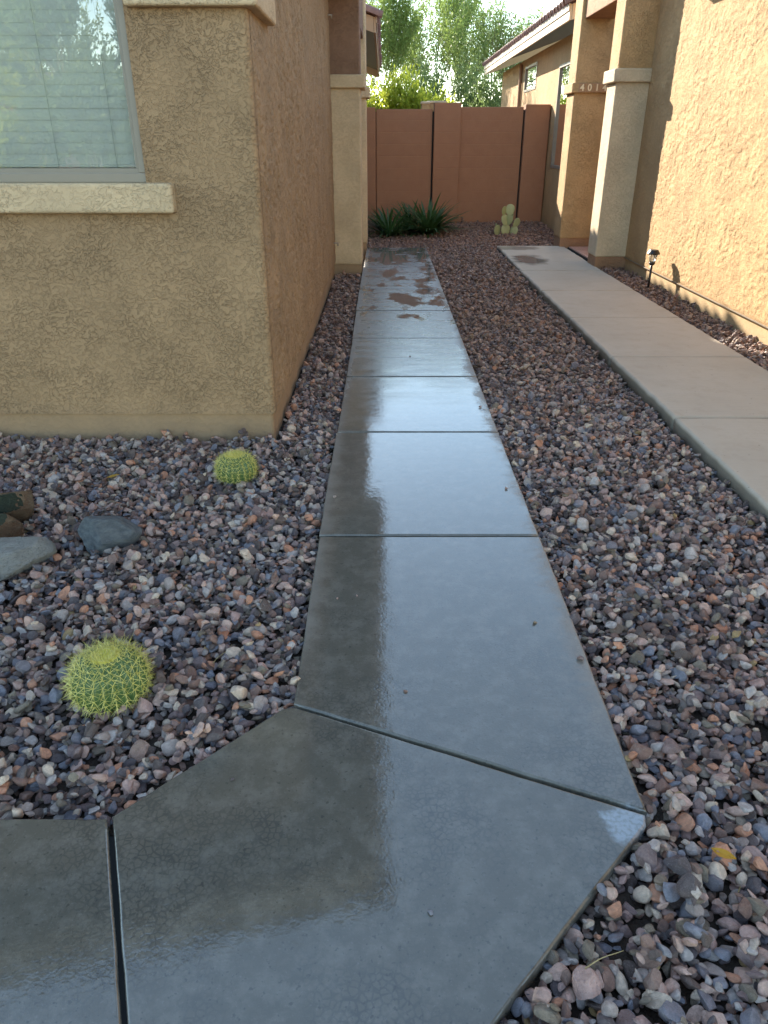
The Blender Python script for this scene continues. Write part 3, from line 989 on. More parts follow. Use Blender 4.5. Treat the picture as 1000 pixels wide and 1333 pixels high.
def inside(poly, P):
    x, y = P[:, 0], P[:, 1]
    r = np.zeros(len(P), bool)
    n = len(poly)
    for i in range(n):
        (x0, y0), (x1, y1) = poly[i], poly[(i + 1) % n]
        c = ((y0 > y) != (y1 > y)) & (x < (x1 - x0) * (y - y0) / (y1 - y0 + 1e-12) + x0)
        r ^= c
    return r


KEEP_OUT = [inset_poly(p, -0.003) for p, _ in SLABS] + [inset_poly(p, -0.004) for p in RSLABS]
KEEP_OUT += [[(-8, CY + 0.0), (CX + 0.012, CY + 0.0), (CX + 0.012, 9.68), (-0.255, 9.68), (-0.255, 12.32), (-8, 12.32)],
             [(RXW - 0.0, 0), (8, 0), (8, 10), (RXW, 10)], [(2.68, 9.88), (6, 9.88), (6, 12.38), (2.66, 12.38)]]


def bed_surface(x, y):
    """height of the soil under the gravel"""
    h = -0.057 + 0 * x
    h = h + 0.012 * np.sin(1.7 * x + 0.8 * y) * np.sin(1.1 * y + 0.3)
    # lower along the raised walk, mounded up to the back wall and the right house
    h = h - 0.022 * np.clip((x - 1.2) / 0.45, 0, 1) * (x < 1.75) * (y < 9)
    h = h + 0.06 * np.clip((y - 13.5) / 2.0, 0, 1)
    h = h + 0.035 * ((x > 2.7) & (y < 10.4))
    return h


def deposit(x0, x1, y0, y1, per_m2, size):
    res = 0.008
    nx, ny = int((x1 - x0) / res) + 2, int((y1 - y0) / res) + 2
    gx = x0 + np.arange(nx) * res
    gy = y0 + np.arange(ny) * res
    GX, GY = np.meshgrid(gx, gy)
    Hh = bed_surface(GX, GY)
    n = int((x1 - x0) * (y1 - y0) * per_m2)
    P = np.column_stack([RNG.uniform(x0, x1, n), RNG.uniform(y0, y1, n)])
    bad = np.zeros(n, bool)
    for k in KEEP_OUT: bad |= inside(k, P)
    P = P[~bad]
    n = len(P)
    A = size * np.exp(RNG.normal(0, 0.30, n))
    A = np.clip(A, size * 0.5, size * 2.1)
    Bx = A * RNG.uniform(0.60, 0.92, n)
    Cz = Bx * RNG.uniform(0.42, 0.78, n)
    yaw = RNG.uniform(0, 2 * np.pi, n)
    out = np.empty((n, 9))
    order = np.argsort(Cz + RNG.normal(0, 0.006, n))        # small ones tend to sink
    for i in order:
        x, y = P[i]; a, b, c = A[i], Bx[i], Cz[i]
        r = a * 0.95
        i0, i1 = max(int((x - r - x0) / res), 0), min(int((x + r - x0) / res) + 2, nx)
        j0, j1 = max(int((y - r - y0) / res), 0), min(int((y + r - y0) / res) + 2, ny)
        if i1 - i0 < 2 or j1 - j0 < 2:
            out[i] = (x, y, -0.05, 0, 0, yaw[i], a, b, c); continue
        sub = Hh[j0:j1, i0:i1]
        X = gx[i0:i1][None, :] - x
        Yg = gy[j0:j1][:, None] - y
        cs, sn = math.cos(yaw[i]), math.sin(yaw[i])
        u = (X * cs + Yg * sn) / a
        v = (-X * sn + Yg * cs) / b
        d = u * u + v * v
        m = d < 0.85
        if not m.any():
            out[i] = (x, y, -0.05, 0, 0, yaw[i], a, b, c); continue
        hv = sub[m]
        base = 0.55 * hv.mean() + 0.45 * np.percentile(hv, 80)
        gxs = ((sub * X * m).sum() - hv.mean() * (X * m).sum()) / ((X * X * m).sum() + 1e-9)
        gys = ((sub * Yg * m).sum() - hv.mean() * (Yg * m).sum()) / ((Yg * Yg * m).sum() + 1e-9)
        zc = base + c * 0.62
        tilt_x = np.clip(gys, -0.7, 0.7) + RNG.normal(0, 0.16)
        tilt_y = -np.clip(gxs, -0.7, 0.7) + RNG.normal(0, 0.16)
        top = zc + c * np.sqrt(np.clip(1 - d, 0, 1)) + (gxs * X + gys * Yg) * 0.7
        Hh[j0:j1, i0:i1] = np.where(d < 1, np.maximum(sub, top), sub)
        out[i] = (x, y, zc, tilt_x, tilt_y, yaw[i], a, b, c)
    return out


def gravel_tree():
    ng = bpy.data.node_groups.new('scatter gravel', 'GeometryNodeTree')
    ng.interface.new_socket('Geometry', in_out='INPUT', socket_type='NodeSocketGeometry')
    ng.interface.new_socket('Geometry', in_out='OUTPUT', socket_type='NodeSocketGeometry')
    N = ng.nodes.new
    gi, go = N('NodeGroupInput'), N('NodeGroupOutput')
    iop = N('GeometryNodeInstanceOnPoints')
    ci = N('GeometryNodeCollectionInfo')
    ci.inputs['Collection'].default_value = rock_col
    ci.inputs['Separate Children'].default_value = True
    ci.inputs['Reset Children'].default_value = True
    iop.inputs['Pick Instance'].default_value = True

    def attr(name, typ):
        a = N('GeometryNodeInputNamedAttribute'); a.data_type = typ; a.inputs['Name'].default_value = name
        return [s for s in a.outputs if s.enabled and s.name == 'Attribute'][0]
    L = ng.links.new
    e2r = N('FunctionNodeEulerToRotation')
    L(attr('rot', 'FLOAT_VECTOR'), e2r.inputs[0])
    L(gi.outputs[0], iop.inputs['Points'])
    L(ci.outputs[0], iop.inputs['Instance'])
    L(attr('idx', 'INT'), iop.inputs['Instance Index'])
    L(e2r.outputs[0], iop.inputs['Rotation'])
    L(attr('scl', 'FLOAT_VECTOR'), iop.inputs['Scale'])
    L(iop.outputs[0], go.inputs[0])
    return ng


GTREE = gravel_tree()
camR = cam.rotation_euler.to_matrix()
fwd = camR @ Vector((0, 0, -1)); upv = camR @ Vector((0, 1, 0))


def px_size(o):
    d = np.column_stack([o[:, 0], o[:, 1], o[:, 2] - CAM_H])
    zc = d @ np.array(fwd); u = 960 * d[:, 0] / np.maximum(zc, 0.05); v = 960 * (d @ np.array(upv)) / np.maximum(zc, 0.05)
    vis = (zc > 0.2) & (np.abs(u) < 495) & (np.abs(v) < 660)
    return np.where(vis, o[:, 6] * o[:, 7] * (960 / np.maximum(zc, 0.05)) ** 2, 0)


# (bed name, label, sheet rect, deposit rect, density, half length)
BEDS = [
    ('gravel_bed', 'purple grey gravel bed under the blind covered window', (-9.0, -0.26, 1.2, 9.75), [(-3.1, -0.26, 1.27, 3.97, 4000, 0.0143), (-0.62, -0.26, 3.97, 9.75, 4000, 0.0143)]),
    ('gravel_bed', 'long gravel bed between the wet and the dry walkways', (-0.26, 1.75, 0.3, 12.1), [(-0.1, 1.75, 0.55, 4.6, 4000, 0.0143), (0.64, 1.75, 4.6, 12.1, 3900, 0.0143)]),
    ('gravel_bed', 'gravel bed in front of the block wall', (-3.0, 3.1, 12.1, 15.75), [(-0.5, 3.09, 12.06, 15.62, 3400, 0.0146)]),
    ('gravel_bed', 'narrow gravel strip along the sunlit right house', (2.70, 3.1, 1.0, 10.35), [(2.72, 3.1, 3.2, 9.92, 4000, 0.0143)]),
]
placed = []
for bi, (nm, lab, rect, deps) in enumerate(BEDS):
    x0, x1, y0, y1 = rect
    bm = bmesh.new()
    nxx, nyy = max(2, int((x1 - x0) / 0.12)), max(2, int((y1 - y0) / 0.12))
    vv = []
    for j in range(nyy + 1):
        row = []
        for i in range(nxx + 1):
            x, y = x0 + (x1 - x0) * i / nxx, y0 + (y1 - y0) * j / nyy
            row.append(bm.verts.new((x, y, float(bed_surface(np.array(x), np.array(y))))))
        vv.append(row)
    for j in range(nyy):
        for i in range(nxx):
            bm.faces.new((vv[j][i], vv[j][i + 1], vv[j + 1][i + 1], vv[j + 1][i]))
    bed = bm_obj(nm, bm, M['soil'], label=lab, kind='structure')
    pts = np.concatenate([deposit(*d) for d in deps])
    placed.append((bed, pts))

sizes = [px_size(p) for _, p in placed]
cut = np.sort(np.concatenate(sizes))[-300]
for (bed, pts), sz in zip(placed, sizes):
    near = sz >= cut
    far = pts[~near]
    n = len(far)
    me = bpy.data.meshes.new('gravel')
    me.vertices.add(n)
    me.vertices.foreach_set('co', far[:, :3].astype(np.float32).ravel())
    a = me.attributes.new('rot', 'FLOAT_VECTOR', 'POINT'); a.data.foreach_set('vector', far[:, 3:6].astype(np.float32).ravel())
    a = me.attributes.new('scl', 'FLOAT_VECTOR', 'POINT'); a.data.foreach_set('vector', far[:, 6:9].astype(np.float32).ravel())
    a = me.attributes.new('idx', 'INT', 'POINT'); a.data.foreach_set('value', RNG.integers(0, NROCK, n).astype(np.int32))
    o = link('gravel', me, None, bed, kind='stuff')
    md = o.modifiers.new('scatter', 'NODES')
    md.node_group = GTREE
    for r in pts[near]:
        s = bpy.data.objects.new('stone', ROCKS[random.randrange(NROCK)])
        COL.objects.link(s)
        s.parent = bed
        s.location = r[:3]; s.rotation_euler = r[3:6]; s.scale = r[6:9]

for k, (x, y, q) in enumerate([(0.065, 1.745, .0065), (-0.395, 1.40, .006), (0.10, 1.03, .007), (-0.17, 2.25, .005), (-0.10, 2.27, .005),
                               (0.52, 2.1, .008), (0.585, 3.2, .009), (0.60, 4.4, .010), (0.2, 5.6, .008), (0.63, 1.9, .011), (-0.23, 3.1, .010)]):
    st = bpy.data.objects.new('stone', ROCKS[k])
    COL.objects.link(st)
    st.parent = placed[0 if x < 0.3 else 1][0]
    st.location = (x, y, q * 0.55); st.rotation_euler = (0, 0, k * 1.3); st.scale = (q, q * .8, q * .6)

# ------------------------------------------------------------------ boulders
def boulder(name, seed, loc, scale, rot, mat, cuts=9, q0=0.42, q1=0.74, **k):
    """Broken field stone: noisy body, planar fracture faces, then fine surface relief."""
    r = random.Random(seed)
    bm = bmesh.new()
    bmesh.ops.create_icosphere(bm, subdivisions=5, radius=1.0)
    sd = Vector((r.uniform(0, 50), r.uniform(0, 50), r.uniform(0, 50)))
    planes = [(Vector((r.gauss(0, 1), r.gauss(0, 1), r.gauss(0, 1))).normalized(), r.uniform(q0, q1)) for _ in range(cuts)]
    for v in bm.verts:
        p = v.co * (1 + 0.12 * mnoise.noise(v.co * 1.4 + sd))
        for d, q in planes:
            e = p.dot(d) - q - 0.02 * mnoise.noise(p * 5 + sd)
            if e > 0: p = p - d * e * 0.985
        p *= 1 + 0.022 * mnoise.noise(p * 7.0 + sd) + 0.012 * mnoise.noise(p * 19.0)
        v.co = p
    me = bpy.data.meshes.new(name)
    bm.to_mesh(me); bm.free()
    me.polygons.foreach_set('use_smooth', [True] * len(me.polygons))
    me.materials.append(mat)
    o = link(name, me)
    o.location = loc; o.scale = scale; o.rotation_euler = rot
    return props(o, **k)


def rockmat(name, a, b, c3, scale=3.0, sharp=False):
    t = NT(name)
    o = t.obj()
    n = t.noise(o, scale, 6.0, 0.65)
    n2 = t.noise(o, scale * 7, 5.0, 0.7)
    col = t.mixc(smoothstep_ramp(t, n, 0.46 if sharp else 0.3, 0.54 if sharp else 0.7), a, b)
    col = t.mixc(t.math('MULTIPLY', smoothstep_ramp(t, n2, 0.5, 0.7), 0.6), col, c3)
    t.bsdf(Base_Color=col, Roughness=0.75, Specular_IOR_Level=0.35, Normal=t.bump(t.math('ADD', n2, n), 0.15))
    return t.m


boulder('boulder', 31, (-1.145, 2.70, 0.03), (0.145, 0.095, 0.085), (0.35, 0.1, 0.6), rockmat('slate boulder', (0.19, 0.225, 0.25), (0.36, 0.40, 0.42), (0.34, 0.36, 0.36), 3.2), 9, 0.5, 0.8,
        label='blue grey angular boulder lying on the gravel', cat='boulder')
boulder('boulder', 44, (-1.47, 2.50, 0.030), (0.175, 0.13, 0.105), (0.1, -0.1, 0.35), rockmat('pale boulder', (0.44, 0.42, 0.38), (0.60, 0.60, 0.57), (0.22, 0.26, 0.24), 2.5), 6, 0.62, 0.85,
        label='pale grey rounded boulder with greenish specks', cat='boulder')
gm = rockmat('green faced rock', (0.030, 0.048, 0.026), (0.055, 0.07, 0.04), (0.085, 0.09, 0.05), 1.6)
om = rockmat('ochre rock', (0.26, 0.14, 0.075), (0.36, 0.25, 0.15), (0.44, 0.37, 0.25), 2.6)


def split_rock(seed, loc, scale, rot, facing, label):
    o = boulder('split_rock', seed, loc, scale, rot, om, 8, label=label, cat='rock')
    me = o.data
    me.materials.append(gm)
    f = Vector(facing).normalized()
    Rm = Euler(rot).to_matrix()
    for p in me.polygons:
        nrm = (Rm @ Vector((p.normal.x / scale[0], p.normal.y / scale[1], p.normal.z / scale[2]))).normalized()
        if nrm.dot(f) + 0.16 * mnoise.noise(p.center * 3.1) > 0.40: p.material_index = 1
    return o


split_rock(57, (-1.67, 2.90, 0.04), (0.16, 0.13, 0.12), (0.2, 0.2, 0.5), (-0.35, -0.75, 0.35), 'ochre rock with dark green face, behind its twin')
split_rock(63, (-1.63, 2.68, 0.04), (0.14, 0.11, 0.10), (-0.1, 0.15, 0.2), (-0.55, -0.7, 0.45), 'ochre rock with dark green face, beside pale boulder')

# ------------------------------------------------------------------ barrel cacti
def cactus_mats():
    t = NT('cactus skin')
    p = t.pos()
    c = t.mixc(t.noise(p, 50.0, 4.0), (0.040, 0.085, 0.022), (0.085, 0.145, 0.040))
    t.bsdf(Base_Color=c, Roughness=0.5)
    s = NT('cactus spine')
    isl = s.n('ShaderNodeNewGeometry').outputs['Random Per Island']
    c = s.mixc(isl, (0.42, 0.37, 0.07), (0.72, 0.64, 0.22))
    s.bsdf(Base_Color=c, Roughness=0.5)
    w = NT('cactus wool')
    c = w.mixc(w.noise(w.pos(), 160.0, 4.0), (0.50, 0.42, 0.06), (0.85, 0.74, 0.14))
    w.bsdf(Base_Color=c, Roughness=0.9, Normal=w.bump(w.noise(w.pos(), 300.0, 3.0), 0.006))
    return t.m, s.m, w.m


CM = cactus_mats()


def barrel_cactus(x, y, z, R, H, ribs, seed, label):
    r = random.Random(seed)
    C = empty('barrel_cactus', (x, y, z), label=label, cat='cactus', group='golden barrel cacti in the gravel')

    def surf(a, t, lift=0.0):
        # t 0 at base .. 1 at crown
        ph = -0.55 + (math.pi / 2 + 0.55) * t
        rad = R * max(math.cos(ph), 0) ** 0.8
        zz = H * 0.40 + H * 0.60 * math.sin(ph)
        if t > 0.86: zz -= 0.10 * H * ((t - 0.86) / 0.14) ** 2
        rib = math.cos(a * ribs)
        rad *= 1 - 0.055 + 0.055 * (1 - (1 - abs((rib + 1) / 2)) ** 2 * 2)
        rad += lift
        return Vector((x + rad * math.cos(a), y + rad * math.sin(a), z + zz))
    bm = bmesh.new()
    na, nt = ribs * 6, 22
    rows = [[bm.verts.new(surf(2 * math.pi * i / na, j / nt)) for i in range(na)] for j in range(nt)]
    for a, b in zip(rows, rows[1:]):
        for i in range(na):
            bm.faces.new((a[i], a[(i + 1) % na], b[(i + 1) % na], b[i]))
    bm.faces.new(rows[-1]); bm.faces.new(rows[0][::-1])
    bm_obj('body', bm, CM[0], C, smooth=True)
    bm = bmesh.new()

    def spine(p, d, L, w=0.0009):
        d = d.normalized()
        q = d.to_track_quat('Z', 'Y')
        tip = bm.verts.new(p + d * L + Vector((0, 0, r.uniform(-.002, .002))))
        b = [bm.verts.new(p + q @ Vector((w * math.cos(k * 2.1), w * math.sin(k * 2.1), 0))) for k in range(3)]
        for k in range(3): bm.faces.new((b[k], b[(k + 1) % 3], tip))
    for i in range(ribs):
        a = 2 * math.pi * i / ribs
        nA = 9
        for j in range(nA):
            t = 0.10 + 0.80 * j / (nA - 1) + r.uniform(-.01, .01)
            p = surf(a, t, 0.0)
            up = (surf(a, t + 0.02) - surf(a, t - 0.02)).normalized()
            side = (surf(a + 0.02, t) - surf(a - 0.02, t)).normalized()
            side = Vector((-math.sin(a), math.cos(a), 0))
            nrm = side.cross(up).normalized()
            if nrm.dot(p - Vector((x, y, z + H * .35))) < 0: nrm = -nrm
            Ls = R * (0.25 + 0.10 * t) * (1.0 if t < 0.7 else 0.5)
            for s in range(6):
                an = 2 * math.pi * s / 6 + r.uniform(-.5, .5)
                d = (up * math.sin(an) + side * math.cos(an)) * 1.0 + nrm * r.uniform(0.35, 0.8)
                spine(p, d, Ls * r.uniform(0.75, 1.6), 0.0011)
            for s in range(1):
                spine(p, nrm + up * r.uniform(-.5, .35) + side * r.uniform(-.3, .3), Ls * r.uniform(1.0, 1.45), 0.0012)
    for s in range(700):                       # dense young spines round the crown
        a = r.uniform(0, 2 * math.pi)
        t = r.uniform(0.80, 0.99)
        p = surf(a, t)
        rad = Vector((math.cos(a), math.sin(a), 0))
        spine(p, rad * r.uniform(0.0, 1.6) + Vector((r.uniform(-.5, .5), r.uniform(-.5, .5), 1.0)), R * r.uniform(0.05, 0.11), 0.0012)
    for s in range(260):                       # short spines standing in the wool of the crown
        a = r.uniform(0, 2 * math.pi)
        q = R * 0.44 * math.sqrt(r.random())
        spine(Vector((x + q * math.cos(a), y + q * math.sin(a), z + H * (0.985 - 0.12 * (q / (R * 0.44)) ** 3))),
              Vector((math.cos(a) * r.uniform(0, 1.2), math.sin(a) * r.uniform(0, 1.2), 1)), R * r.uniform(0.05, 0.13), 0.0013)
    bm_obj('spines', bm, CM[1], C, kind='stuff')
    bm = bmesh.new()
    prof = [(R * 0.46, z + H * 0.92), (R * 0.38, z + H * 0.975), (R * 0.25, z + H * 0.995), (R * 0.08, z + H * 0.985)]
    lathe(bm, prof, 24, (x, y))
    bm_obj('wool_crown', bm, CM[2], C, smooth=True)
    return C


barrel_cactus(-0.835, 1.775, -0.04, 0.112, 0.160, 23, 5, 'larger golden barrel cactus close to the paving bend')
barrel_cactus(-0.738, 3.38, -0.03, 0.095, 0.135, 20, 9, 'small golden barrel cactus near the house corner')

# ------------------------------------------------------------------ strappy plants by the block wall
M['strap'] = leaf_mat('dark strap leaf', (0.028, 0.070, 0.018), (0.075, 0.140, 0.045), 0.2, 0.45)
M['strapdry'] = leaf_mat('dry strap leaf', (0.30, 0.22, 0.10), (0.42, 0.33, 0.17), 0.2, 0.7)


def strap_mesh(L, w, droop, seed):
    r = random.Random(seed)
    bm = bmesh.new()
    n = 6
    prev = None
    lean = 0.0
    p = Vector((0, 0, 0))
    ang = math.radians(90)
    for i in range(n + 1):
        u = i / n
        ww = w * (0.55 + 0.9 * u) * (1 - u ** 2.2) if u < 1 else 0.0006
        ww = max(ww, 0.001)
        a, b, c = bm.verts.new((p.x, -ww / 2, p.z + ww * 0.25)), bm.verts.new((p.x, 0, p.z)), bm.verts.new((p.x, ww / 2, p.z + ww * 0.25))
        if prev:
            bm.faces.new((prev[0], prev[1], b, a)); bm.faces.new((prev[1], prev[2], c, b))
        prev = (a, b, c)
        ang -= droop * (u + 0.2) / n
        p = p + Vector((math.cos(ang), 0, math.sin(ang))) * (L / n)
    me = bpy.data.meshes.new('leaf')
    bm.to_mesh(me); bm.free()
    me.polygons.foreach_set('use_smooth', [True] * len(me.polygons))
    return me


SM = [strap_mesh(L, 0.048, d, i) for i, (L, d) in enumerate(((0.52, 0.5), (0.60, 0.9), (0.56, 1.3), (0.48, 1.7), (0.64, 0.7)))]
for m_ in SM: m_.materials.append(M['strap'])
SMD = strap_mesh(0.4, 0.03, 1.9, 77); SMD.materials.append(M['strapdry'])


def strappy(x, y, z, n, s, seed, label):
    r = random.Random(seed)
    P = empty('strappy_plant', (x, y, z), label=label, cat='plant', group='dark strap leaved plants before the block wall')
    for i in range(n):
        me = SMD if r.random() < 0.05 else SM[r.randrange(5)]
        o = bpy.data.objects.new('leaf', me)
        COL.objects.link(o); o.parent = P
        az = r.uniform(0, 2 * math.pi)
        k = math.sqrt(r.random())
        o.location = (0.07 * k * math.cos(az), 0.07 * k * math.sin(az), 0)
        o.rotation_euler = Euler((r.uniform(-.15, .15), 0.15 + 1.2 * k * r.uniform(0.7, 1.05), az + r.uniform(-.3, .3)))
        q = s * r.uniform(0.75, 1.1)
        o.scale = (q, q, q)
    return P


strappy(0.10, 13.75, -0.03, 130, 1.12, 3, 'dark green strap leaved clump beside the cream porch pillar')
strappy(0.78, 14.0, -0.03, 190, 1.25, 4, 'larger dark green strap leaved clump before pilaster')
strappy(0.46, 14.4, -0.01, 90, 1.15, 8, 'dark strap leaved clump squeezed between its two neighbours')

# ------------------------------------------------------------------ prickly pear
t = NT('prickly pear pad')
p = t.pos()
c = t.mixc(t.noise(p, 14.0, 4.0), (0.25, 0.285, 0.14), (0.40, 0.42, 0.22))
dots = smoothstep_ramp(t, t.n('ShaderNodeTexVoronoi', {'Vector': t.obj(), 'Scale': 5.5}).outputs['Distance'], 0.16, 0.10)
c = t.mixc(t.math('MULTIPLY', dots, 0.75), c, (0.40, 0.32, 0.12))
t.bsdf(Base_Color=c, Roughness=0.55)
M['pad'] = t.m
bm = bmesh.new()
bmesh.ops.create_uvsphere(bm, u_segments=18, v_segments=12, radius=1.0)
for v in bm.verts:
    v.co.y *= 0.10
    v.co.x *= 0.80 * (1 + 0.18 * v.co.z)
    v.co.z += 1.0
pm = bpy.data.meshes.new('pad')
bm.to_mesh(pm); bm.free()
pm.polygons.foreach_set('use_smooth', [True] * len(pm.polygons))
pm.materials.append(M['pad'])
PP = empty('prickly_pear', (2.15, 13.9, -0.02), label='pale green prickly pear cactus before the block wall', cat='cactus')
for (dx, dy, dz, s, rx, ry, rz) in ((0, 0, -.02, .115, 0, 0.0, 0.1), (-.13, .02, -.02, .11, .1, -.25, .4), (.12, .03, -.02, .10, -.1, .35, -.3),
                                    (-.01, -.02, .185, .105, -.15, -.10, .3), (.03, .0, .20, .10, .1, .35, -.4), (-.04, 0, .37, .095, .1, -.28, .5),
                                    (.04, 0, .37, .11, -.05, .16, -.1), (.15, .02, .14, .10, .1, .5, .35), (-.18, .02, .12, .055, 0, -.35, 1.2), (.11, .03, .30, .075, .1, .45, 1.3)):
    o = bpy.data.objects.new('pad', pm)
    COL.objects.link(o); o.parent = PP
    o.location = (dx, dy, dz * 0.86); o.scale = (s * 0.88, s * 0.88, s * 0.88); o.rotation_euler = (rx, ry, rz * 1.6)

# ------------------------------------------------------------------ trees beyond the wall
M['palo'] = leaf_mat('palo verde leaflet', (0.085, 0.145, 0.035), (0.20, 0.27, 0.075), 0.42)
M['palotwig'] = plain('green twig', (0.16, 0.18, 0.06), 0.7, 0, 0.3, 0.3, 3)
M['bark'] = plain('green brown bark', (0.13, 0.12, 0.06), 0.85, 0, 0.2, 0.3, 12, 0.01)
M['lime'] = leaf_mat('lime leaf', (0.15, 0.21, 0.02), (0.33, 0.36, 0.045), 0.55)
M['deep'] = leaf_mat('dark leaf', (0.03, 0.06, 0.018), (0.07, 0.115, 0.035), 0.35)
M['mid'] = leaf_mat('olive leaf', (0.07, 0.115, 0.035), (0.15, 0.20, 0.07), 0.45)
M['rust'] = leaf_mat('russet leaf', (0.26, 0.11, 0.04), (0.40, 0.22, 0.08), 0.4)
M['far_stucco'] = plain('terracotta stucco', (0.42, 0.22, 0.13), 0.9)


def leaf_quad(bm, p, d, L, w, r):
    d = d.normalized()
    s = d.cross(Vector((r.uniform(-1, 1), r.uniform(-1, 1), r.uniform(-1, 1))))
    if s.length < 1e-4: return
    s = s.normalized() * w * 0.5
    m = p + d * L * 0.5
    bm.faces.new([bm.verts.new(p), bm.verts.new(m + s), bm.verts.new(p + d * L), bm.verts.new(m - s)])


def broom_tree(name, x, y, H, spread, seed, label, leafmat, twigmat, nl=9, lsize=0.075, dens=1.0, upright=0.9, kind='tree', group=None, base=0.5, cluster=3):
    r = random.Random(seed)
    T = empty(name, (x, y, -0.16), label=label, cat=kind, group=group)
    tb, wb_, lb = bmesh.new(), bmesh.new(), bmesh.new()

    def grow(p, d, L, rad, depth):
        n = 4 if depth < 3 else 5
        for i in range(n):
            q = p + d * (L / n)
            tube(tb if depth < 2 else wb_, p, q, rad, rad * 0.84, 6 if depth < 2 else 3, False)
            rad *= 0.84
            p = q
            d = (d + Vector((r.gauss(0, .10), r.gauss(0, .10), r.gauss(0, .05) + 0.03 * upright))).normalized()
            if depth >= 3:
                for k in range(int(nl * dens)):
                    off = Vector((r.gauss(0, 1), r.gauss(0, 1), r.gauss(0, 1))) * 0.07
                    leaf_quad(lb, p + off + d * r.uniform(-.1, .1), d + Vector((r.gauss(0, .7), r.gauss(0, .7), r.gauss(0, .6))), lsize * r.uniform(.6, 1.3), lsize * 0.38, r)
            elif depth == 2 and i > 0:
                for k in range(2):
                    a = Vector((r.gauss(0, 1), r.gauss(0, 1), r.gauss(0, .5))).normalized()
                    grow(p, (d * upright + a * 0.75).normalized(), L * r.uniform(0.45, 0.7), rad * 0.5, 3)
        if depth < 3:
            kids = {0: 6, 1: 5, 2: cluster}[depth]
            for k in range(kids):
                az = 2 * math.pi * k / kids + r.uniform(-.6, .6)
                sp = spread * (1.0 if depth == 0 else 0.62) * r.uniform(.5, 1.2)
                a = Vector((math.cos(az), math.sin(az), 0)) * sp
                grow(p, (d * 1.0 + a + Vector((0, 0, 0.18 * upright))).normalized(), L * r.uniform(.62, .85) if depth else H * r.uniform(.24, .32), rad * 0.62, depth + 1)
    grow(Vector((x, y, -0.2)), Vector((r.uniform(-.05, .05), r.uniform(-.05, .05), 1)).normalized(), base, 0.05 + 0.014 * H, 0)
    zs = [v.co.z for v in lb.verts]
    top = sorted(zs)[int(len(zs) * .995)]
    k = (H) / top
    for b in (tb, wb_, lb):
        for v in b.verts:
            v.co.z = v.co.z * k
    bm_obj('trunk', tb, M['bark'], T, smooth=True)
    bm_obj('twigs', wb_, twigmat, T)
    bm_obj('crown', lb, leafmat, T)
    return T


broom_tree('palo_verde_tree', 1.1, 30.0, 6.9, 0.75, 21, 'tall feathery palo verde tree above middle of the back wall', M['palo'], M['palotwig'], 16, 0.082, 1.0)
broom_tree('palo_verde_tree', 3.3, 31.5, 6.5, 0.7, 22, 'feathery palo verde tree nearest the right house eave', M['palo'], M['palotwig'], 16, 0.082, 1.0)
broom_tree('palo_verde_tree', -0.9, 29.0, 7.2, 0.7, 23, 'feathery palo verde tree rising beside the left eave', M['palo'], M['palotwig'], 16, 0.082, 1.0)
broom_tree('shrub', 0.25, 22.5, 2.95, 1.0, 24, 'bright lime green shrub above the wall, left side', M['lime'], M['palotwig'], 12, 0.11, 1.2, 0.5, 'shrub')
broom_tree('shrub', 2.3, 26.5, 3.9, 1.3, 25, 'dark green shrub above the wall, beside right house', M['mid'], M['palotwig'], 10, 0.10, 1.0, 0.5, 'shrub')
broom_tree('palo_verde_tree', 2.1, 34.0, 6.2, 0.9, 27, 'dense palo verde tree farthest back, behind the other three', M['mid'], M['palotwig'], 12, 0.09, 1.0)
broom_tree('bare_tree', 4.8, 27.5, 6.9, 0.75, 26, 'bare twigged tree behind the right house roof', M['palo'], M['bark'], 1, 0.05, 1.0, 0.8, 'tree', cluster=2)

# across the street, behind the photographer: what the window glass mirrors
broom_tree('street_tree', -6.3, -9.5, 6.0, 0.85, 31, 'leafy tree across the street mirrored in window glass', M['palo'], M['bark'], 24, 0.11, 1.3)
broom_tree('shrub', -6.0, -8.5, 2.6, 1.1, 34, 'dark bushy shrub mirrored under the street tree', M['mid'], M['bark'], 26, 0.10, 1.4, 0.4, 'shrub')
broom_tree('shrub', -9.2, -13.5, 4.2, 1.1, 35, 'tall lime shrub mirrored in the middle of the window glass', M['lime'], M['bark'], 24, 0.11, 1.3, 0.4, 'shrub')
broom_tree('shrub', -9.0, -9.5, 2.6, 1.0, 32, 'russet shrub mirrored at left edge of window glass', M['rust'], M['bark'], 12, 0.15, 1.2, 0.5, 'shrub')
broom_tree('shrub', -7.6, -8.4, 1.9, 1.0, 33, 'low lime shrub mirrored in window glass', M['lime'], M['bark'], 12, 0.14, 1.2, 0.5, 'shrub')
FH = empty('house', (-9, -17, 0), label='terracotta house across the street mirrored in the window', cat='house')
box('wall', -19, -11.0, -21, -17, -0.16, 3.2, M['far_stucco'], FH)
bm = bmesh.new()
q = [(-19.6, 3.2), (-10.4, 3.2), (-15, 5.2)]
a = [bm.verts.new((x, -16.5, z)) for x, z in q]; b = [bm.verts.new((x, -21.5, z)) for x, z in q]
bm.faces.new(a); bm.faces.new(b[::-1])
for i in range(3): bm.faces.new((a[i], b[i], b[(i + 1) % 3], a[(i + 1) % 3]))
bmesh.ops.recalc_face_normals(bm, faces=bm.faces[:])
bm_obj('roof', bm, M['tile'], FH)
box('garage_door', -17.5, -14.0, -16.99, -16.95, -0.1, 2.3, M['far_stucco'], FH)

ALLP = np.concatenate([p for _, p in placed])


def gravel_top(x, y, r=0.02):
    m = (ALLP[:, 0] - x) ** 2 + (ALLP[:, 1] - y) ** 2 < r * r
    return float((ALLP[m, 2] + ALLP[m, 8] * 0.9).max()) if m.any() else 0.0


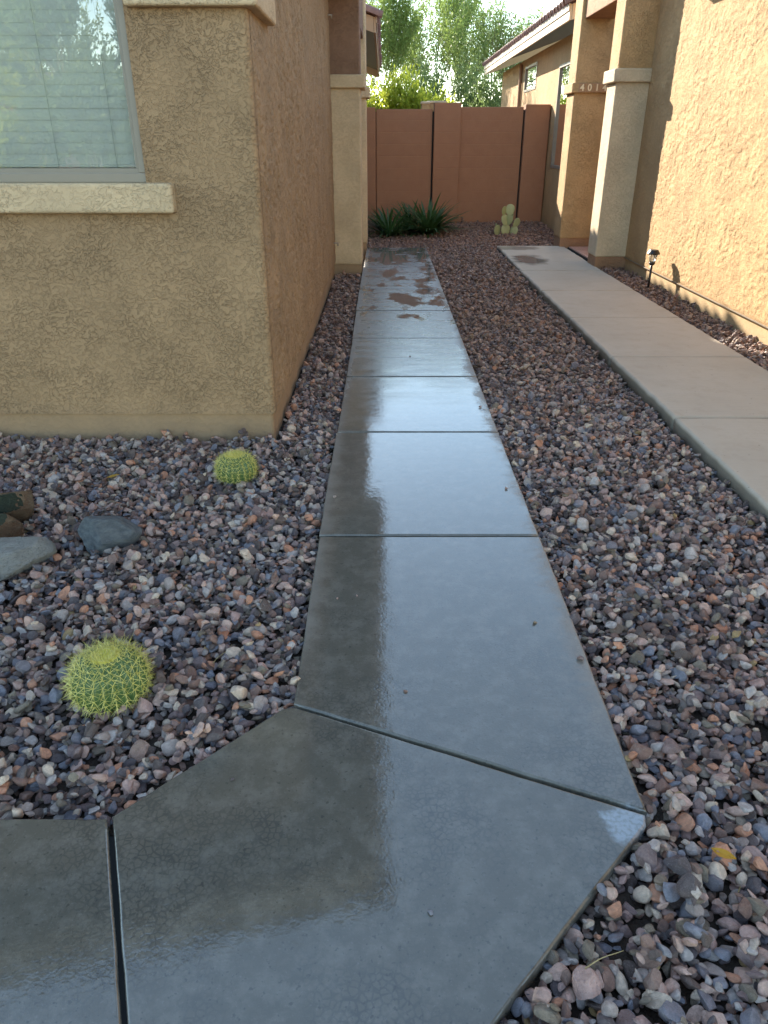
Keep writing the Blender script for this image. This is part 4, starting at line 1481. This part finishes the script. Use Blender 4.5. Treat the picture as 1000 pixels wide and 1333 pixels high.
# ------------------------------------------------------------------ small litter
def fallen_leaf(x, y, z, rz, s, col, label):
    t = leaf_mat('fallen leaf', tuple(c * .8 for c in col), col, 0.25)
    bm = bmesh.new()
    n = 6
    prev = None
    for i in range(n + 1):
        u = i / n
        w = 0.42 * math.sin(math.pi * min(max(u, 0.02), 0.98)) ** 0.8
        zz = 0.12 * (u - .5) ** 2
        a, b, c = bm.verts.new((u - .5, -w / 2, zz + .10)), bm.verts.new((u - .5, 0, zz)), bm.verts.new((u - .5, w / 2, zz + .06))
        if prev:
            bm.faces.new((prev[0], prev[1], b, a)); bm.faces.new((prev[1], prev[2], c, b))
        prev = (a, b, c)
    me = bpy.data.meshes.new('fallen_leaf'); bm.to_mesh(me); bm.free()
    o = link('fallen_leaf', me, t)
    o.location = (x, y, gravel_top(x, y) + 0.002); o.scale = (s, s, s); o.rotation_euler = (0.25, -0.15, rz)
    return props(o, label, 'leaf')


fallen_leaf(0.785, 1.165, 0.030, -0.7, 0.055, (0.55, 0.30, 0.03), 'yellow fallen leaf lying on the gravel right of paving')
fallen_leaf(-1.35, 3.36, 0.012, 0.4, 0.06, (0.42, 0.24, 0.04), 'amber fallen leaf on gravel under the window wall')


def twig(x, y, z, rz, L, label):
    bm = bmesh.new()
    p = Vector((0, 0, 0)); d = Vector((1, 0, 0))
    for i in range(5):
        q = p + d * L / 5
        tube(bm, p, q, 0.0016 - 0.0002 * i, 0.0014 - 0.0002 * i, 5)
        p = q
        d = (d + Vector((0, random.uniform(-.35, .35), random.uniform(-.12, .12)))).normalized()
    me = bpy.data.meshes.new('twig'); bm.to_mesh(me); bm.free()
    o = link('twig', me, M['strapdry'])
    o.location = (x, y, gravel_top(x, y) + 0.001); o.rotation_euler = (0, -0.05, rz)
    return props(o, label, 'twig')


twig(0.80, 1.10, 0.028, 0.9, 0.10, 'dry twig lying on gravel beside the yellow leaf')
twig(0.40, 0.90, 0.022, 0.5, 0.09, 'dry twig on gravel next to the paving corner')
twig(-0.55, 1.90, 0.020, 1.3, 0.11, 'dry twig on gravel right of the larger barrel cactus')
